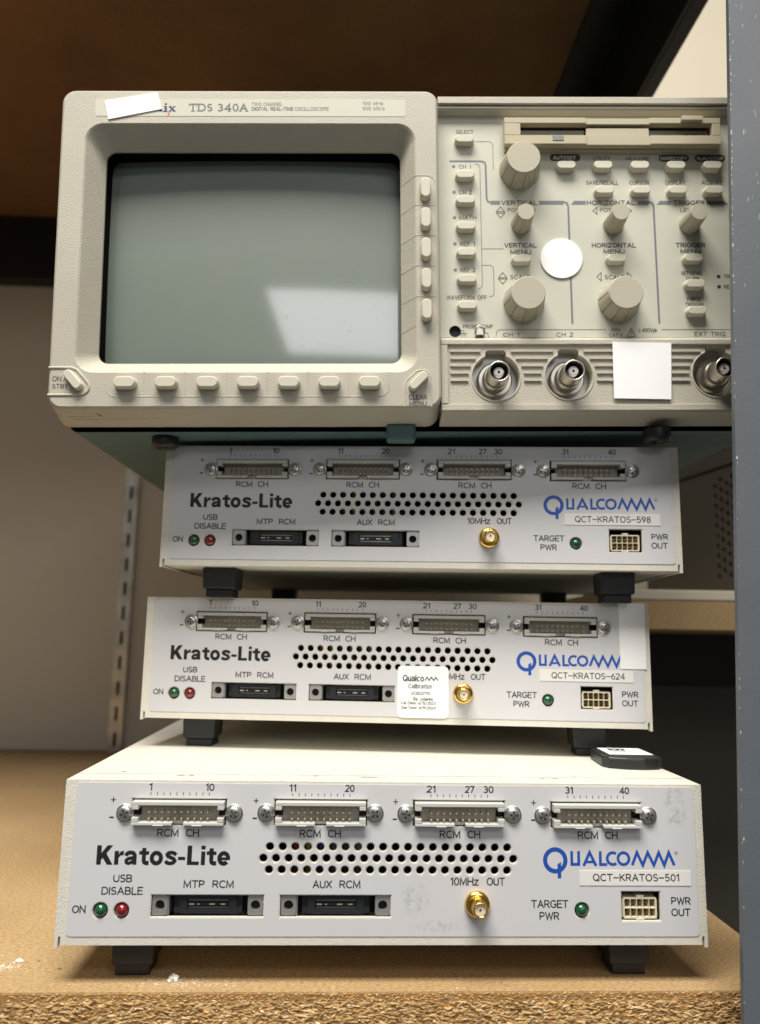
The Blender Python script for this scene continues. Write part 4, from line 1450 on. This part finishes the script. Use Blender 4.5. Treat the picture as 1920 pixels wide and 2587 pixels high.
b.ring2(101.9, 39.6, 2.3, 2.95, 8.4, 5)
b.build('control_panel', [PANEL, INK, BAR, WHITEINK, INKM, DARK], scope)


def button(x, z, w, h, y0, y1, ang=0.0, name='button'):
    k = ('btn', round(w, 1), round(h, 1), y0, y1, round(ang, 2))

    def mk():
        b = MB()
        b.stadium(0, 0, w, h, y0, y1, ang)
        return b.mesh('button', [PLS])
    return inst(name, cm(k, mk), scope, (x, 0, z))


for x in (-51.6, -32.7, -13.7, 5.0, 23.7, 42.4, 60.9):
    button(x, 11.5, 9.7, 4.9, -4.0, 0.3)
for z in (106.4, 91.3, 76.3, 61.3, 46.3):
    button(87.7, z, 4.6, 9.7, -4.0, 0.3)
button(-75.6, 13.0, 10.4, 4.0, -3.2, 0.3, R(-50))
button(83.6, 12.3, 10.4, 4.0, -3.2, 0.3, R(45))
for z in (136.7, 118.1, 105.0, 91.6, 78.3, 64.9, 51.6):
    button(107.75, z, 9.0, 4.0, 4.6, 8.0)
for x in (157.4, 175.4, 193.4, 211.2, 229.1):
    button(x, 123.0, 9.0, 4.0, 4.6, 8.0)
for x in (175.6, 193.5, 211.3, 229.1):
    button(x, 110.1, 9.0, 4.0, 4.6, 8.0)
for x, z in ((134.2, 74.9), (180.0, 75.2), (217.2, 75.4), (217.3, 62.3), (217.5, 48.9)):
    button(x, z, 9.0, 4.0, 4.6, 8.0)


def m_knob(rb, rt_, h, ng):
    b = MB()
    n = ng * 14

    def mod(i, r, y):
        return 0.94 if (i % 14 == 0 and y > 8 - h + 0.9) else 1.0
    yf = 8.0 - h
    b.lathe(0, 0, [(0.01, yf), (rt_ * 0.955, yf), (rt_, yf + 0.45), (rt_ + 0.03, yf + 0.8), (rt_ + 0.06, yf + 1.1), (rb * 0.98, 7.0), (rb, 8.0)], 0, n, False, mod)
    return b.mesh('knob', [KNOB])


def knob(x, z, big, rot):
    k = inst('knob', cm('knob%d' % big, lambda: m_knob(10.0, 8.1, 11.5, 10) if big else m_knob(5.0, 4.05, 12.6, 8)), scope, (x, 0, z))
    k.rotation_euler = (0, R(rot), 0)


for (x, z, big, rot) in ((134.8, 121.9, 1, 10), (135.2, 54.2, 1, 24), (181.0, 54.4, 1, 3), (134.9, 93.7, 0, 12), (179.9, 93.6, 0, 0), (217.1, 93.7, 0, 18)):
    knob(x, z, big, rot)

# floppy drive
fd = MB()
dr = curve2d([rect(126.8, 232.4, 131.7, 145.4), rect(134.7, 228.2, 136.3, 142.4)], 3.4)
fd.mesh2d(dr, 3.7, 0)
for (a, c) in ((126.8, 166.8), (197.8, 232.4)):
    fd.box(a, c, 1.4, 1.98, 131.7, 136.2)
    fd.box(a, c, 1.4, 1.98, 142.5, 145.4)
fd.box(126.8, 134.6, 1.4, 1.98, 136.25, 142.45)
fd.box(228.3, 232.4, 1.4, 1.98, 136.25, 142.45)
fd.box(166.9, 197.7, 2.6, 5.2, 136.35, 140.6)
fd.box(127.5, 232, 5.45, 8.2, 130.9, 145.6)
F = fd.build('floppy_drive', FLOP, scope, bevel=0.25)
b = MB()
b.box(134.75, 228.15, 5.0, 5.4, 136.35, 142.35)
b.build('slot', DARK, F)
b = MB()
b.box(135.2, 166.2, 4.2, 4.95, 136.4, 140.4)
b.box(198.4, 227.2, 4.2, 4.95, 136.4, 140.4)
b.build('slot_flap', mat('flap_plastic', (0.20, 0.18, 0.14), 0.5), F)
b = MB()
b.box(150.1, 155.5, 1.15, 1.38, 133.4, 135.9)
b.build('lamp_window', LCLR, F, bevel=0.2)
b = MB()
b.box(212.9, 223.2, -0.6, 1.38, 142.9, 145.3)
b.build('eject_button', FLOP, F, bevel=0.3)

# connectors


def bnc(cx, cz):
    b = MB()
    b.lathe(0, 0, [(7.6, 7.6), (8.3, 8.0), (8.3, 12.2)], 0, 40)
    b.lathe(0, 0, [(5.4, 3.8), (6.0, 4.4), (6.1, 7.6)], 0, 40)
    o = b.build('coaxial_connector', NICKEL, scope, (cx, 0, cz))
    b = MB()
    b.lathe(0, 0, [(4.15, -1.5), (4.2, -5.5), (4.35, -5.9), (4.75, -5.85), (4.9, -5.4), (4.9, 1.0), (5.1, 1.4), (5.1, 3.0), (4.8, 3.6), (4.8, 4.2)], 0, 40)
    for s in (-1, 1):
        b.tube([(0, -2.0, s * 4.7), (0, -2.0, s * 5.5)], 0.85, 0, 10)
    b.build('barrel', NICKEL, o)
    b = MB()
    b.lathe(0, 0, [(0.62, -4.1), (2.3, -4.1), (2.35, -3.9), (2.35, 0)], 0, 28)
    b.disc(0, 0, 4.13, -1.56, 1, 28)
    b.disc(0, 0, 0.65, -4.15, 1, 14)
    b.build('insulator', [PTFE, DARK], o)


for c in BNC:
    bnc(*c)

# probe compensation terminal
b = MB()
b.tube([(113.4 - 2.2, 5.2, 37.2), (113.4 - 2.1, 4.8, 39.4), (113.4 - 1.0, 4.6, 40.8), (113.4 + 0.8, 4.6, 40.8), (113.4 + 2.0, 4.8, 39.4), (113.4 + 2.1, 5.2, 37.2)], 0.55, 0, 8)
b.box(111.4, 115.4, 5.0, 7.9, 36.8, 39.2)
b.build('probe_terminal', NICKEL, scope, bevel=0.4)

# rubber feet hanging over the front of the box below
for (wx, wy, wz) in ((-107.6, 372.6, 224.4), (133.0, 358.6, 228.2)):
    l = to_scope((wx, wy, wz))
    b = MB()
    n = 28
    rings = []
    for (r, z) in ((2.6, 1.4), (3.0, 0.2), (4.8, 0.0), (6.0, 0.7), (6.6, 2.2), (6.6, 5.0), (6.3, -6.75 - l.z)):
        rings.append([(r * math.cos(2 * math.pi * i / n), r * math.sin(2 * math.pi * i / n), z) for i in range(n)])
    b.loft([r[::-1] for r in rings], 0, True)
    b.add(rings[0], [tuple(reversed(range(n)))], 0)
    b.build('rubber_foot', RUB, scope, tuple(l))

# blank stickers
b = MB()
b.plate([(-41.8, 157.0), (-67.0, 152.5), (-65.0, 142.9), (-39.4, 148.3)], [], -0.55, -0.2)
b.build('blank_sticker', PAPER, scope)['label'] = 'tilted blank white sticker over the maker name'
b = MB()
b.plate(circ(154.0, 76.2, 10.15, 64), [], 7.3, 7.6)
b.build('blank_sticker', PAPER, scope)['label'] = 'round blank white sticker among the knobs'
b = MB()
b.plate([(203.3, 31.9), (175.5, 32.5), (175.2, 5.2), (202.0, 4.7)], [], 2.7, 3.0)
b.build('blank_sticker', PAPER, scope)['label'] = 'square blank white sticker between two connectors'

# ================================================================ SMALL THINGS
# plastic tag lying on the lowest box
kf = thing('plastic_tag', 'small black rounded plastic tag with a white label lying on the lowest box', 'tag', (117.6, 373.5, 76.3), yaw=R(1.0))


def fob(ins, z):
    p = []
    for (x, y) in ((13.2 - ins, 16.0 - ins), (12.2 - ins, 17.2 - ins), (-10.6 + ins, 17.2 - ins), (-12.4 + ins, 15.6 - ins), (-13.6 + ins, -7.0), (-11.6 + ins * .7, -11.2 + ins), (-4, -14.4 + ins), (3.5, -14.9 + ins), (10, -13.4 + ins), (13.2 - ins, -10.2 + ins * .7)):
        p.append((x, y, z))
    return p


b = MB()
b.loft([fob(1.0, 5.2), fob(0.3, 4.9), fob(0, 4.0), fob(0, 0.7), fob(0.6, 0)], 0, False, False, True)
b.add(fob(1.0, 5.2), [tuple(reversed(range(10)))], 0)
b.build('case', KEYP, kf, bevel=0.3)
b = MB()
b.box(-9.2, 11.2, -5.0, 15.2, 5.22, 5.34, 0)
c = MB()
lettering(c, 'E22', -5.5, 3.0, 6.5, 13.0, 0, 0, 1.5)
b.add([(x, z, 5.38 - y) for x, y, z in c.v], c.f, 1)
for k in range(9):
    b.add([(-4.5 + k * 0.9, 2.0, 5.37), (-4.1 + k * 0.9, 2.0, 5.37), (-4.1 + k * 0.9, 5.2, 5.37), (-4.5 + k * 0.9, 5.2, 5.37)], [(0, 1, 2, 3)], 1)
b.build('paper_label', [PAPER, BLACKINK], kf)


def crumb(x, y, r, label, seed):
    q = random.Random(seed)
    b = MB()
    for k in range(34):
        a, d = q.uniform(0, 6.28), abs(q.gauss(0, 0.55)) * r
        s = q.uniform(0.18, 0.42) * r * 0.9
        cz = max(s * .4, (r * 0.8 - d * 0.8) * q.random() * 0.8 + s * .4)
        e = Euler((q.uniform(0, 3), q.uniform(0, 3), q.uniform(0, 3))).to_matrix()
        vs = []
        for (sx, sy, sz) in ((-1, -1, -1), (1, -1, -1), (1, 1, -1), (-1, 1, -1), (-1, -1, 1), (1, -1, 1), (1, 1, 1), (-1, 1, 1)):
            p = e @ Vector((sx * s * q.uniform(.4, 1), sy * s * q.uniform(.4, 1), sz * s * q.uniform(.3, .9)))
            vs.append((p.x + d * math.cos(a), p.y + d * math.sin(a) * 0.8, max(0.02, p.z + cz)))
        b.add(vs, [(3, 2, 1, 0), (4, 5, 6, 7), (0, 1, 5, 4), (1, 2, 6, 5), (2, 3, 7, 6), (3, 0, 4, 7)], 0)
    o = b.build('plaster_crumb', CHALK, None, (x, y, 0.02))
    tag(o, label, 'crumb', 'plaster crumbs on the shelf')


crumb(-77.6, 324.8, 2.2, 'larger white plaster crumb in front of the left foot of the lowest box', 3)
crumb(-144.3, 338.5, 1.6, 'smaller white plaster crumb at the far left of the shelf front', 5)
b = MB()
q = random.Random(11)
for k in range(900):
    c = q.random()
    if c < 0.45:
        x, y = q.gauss(-153, 6), q.gauss(332.5, 1.6)
    elif c < 0.75:
        x, y = q.gauss(-72, 9), q.gauss(321.5, 2.2)
    elif c < 0.86:
        x, y = q.gauss(-82, 9), q.gauss(332, 5)
    else:
        x, y = q.uniform(-165, 135), q.uniform(314, 345)
    if y < 316.5 + x * 0.0437:
        continue
    s = q.uniform(0.06, 0.3) * (0.5 + q.random())
    a = q.uniform(0, 3)
    vs = [(x + s * math.cos(a + i * 1.5708) * q.uniform(.5, 1.1), y + s * math.sin(a + i * 1.5708) * q.uniform(.5, 1.1), 0.03) for i in range(4)]
    b.add(vs + [(x, y, 0.03 + s * 0.5)], [(0, 1, 4), (1, 2, 4), (2, 3, 4), (3, 0, 4)], 0)
o = b.build('plaster_dust', CHALK)
tag(o, 'fine white plaster dust sprinkled along the front of the shelf', 'dust', kind='stuff')
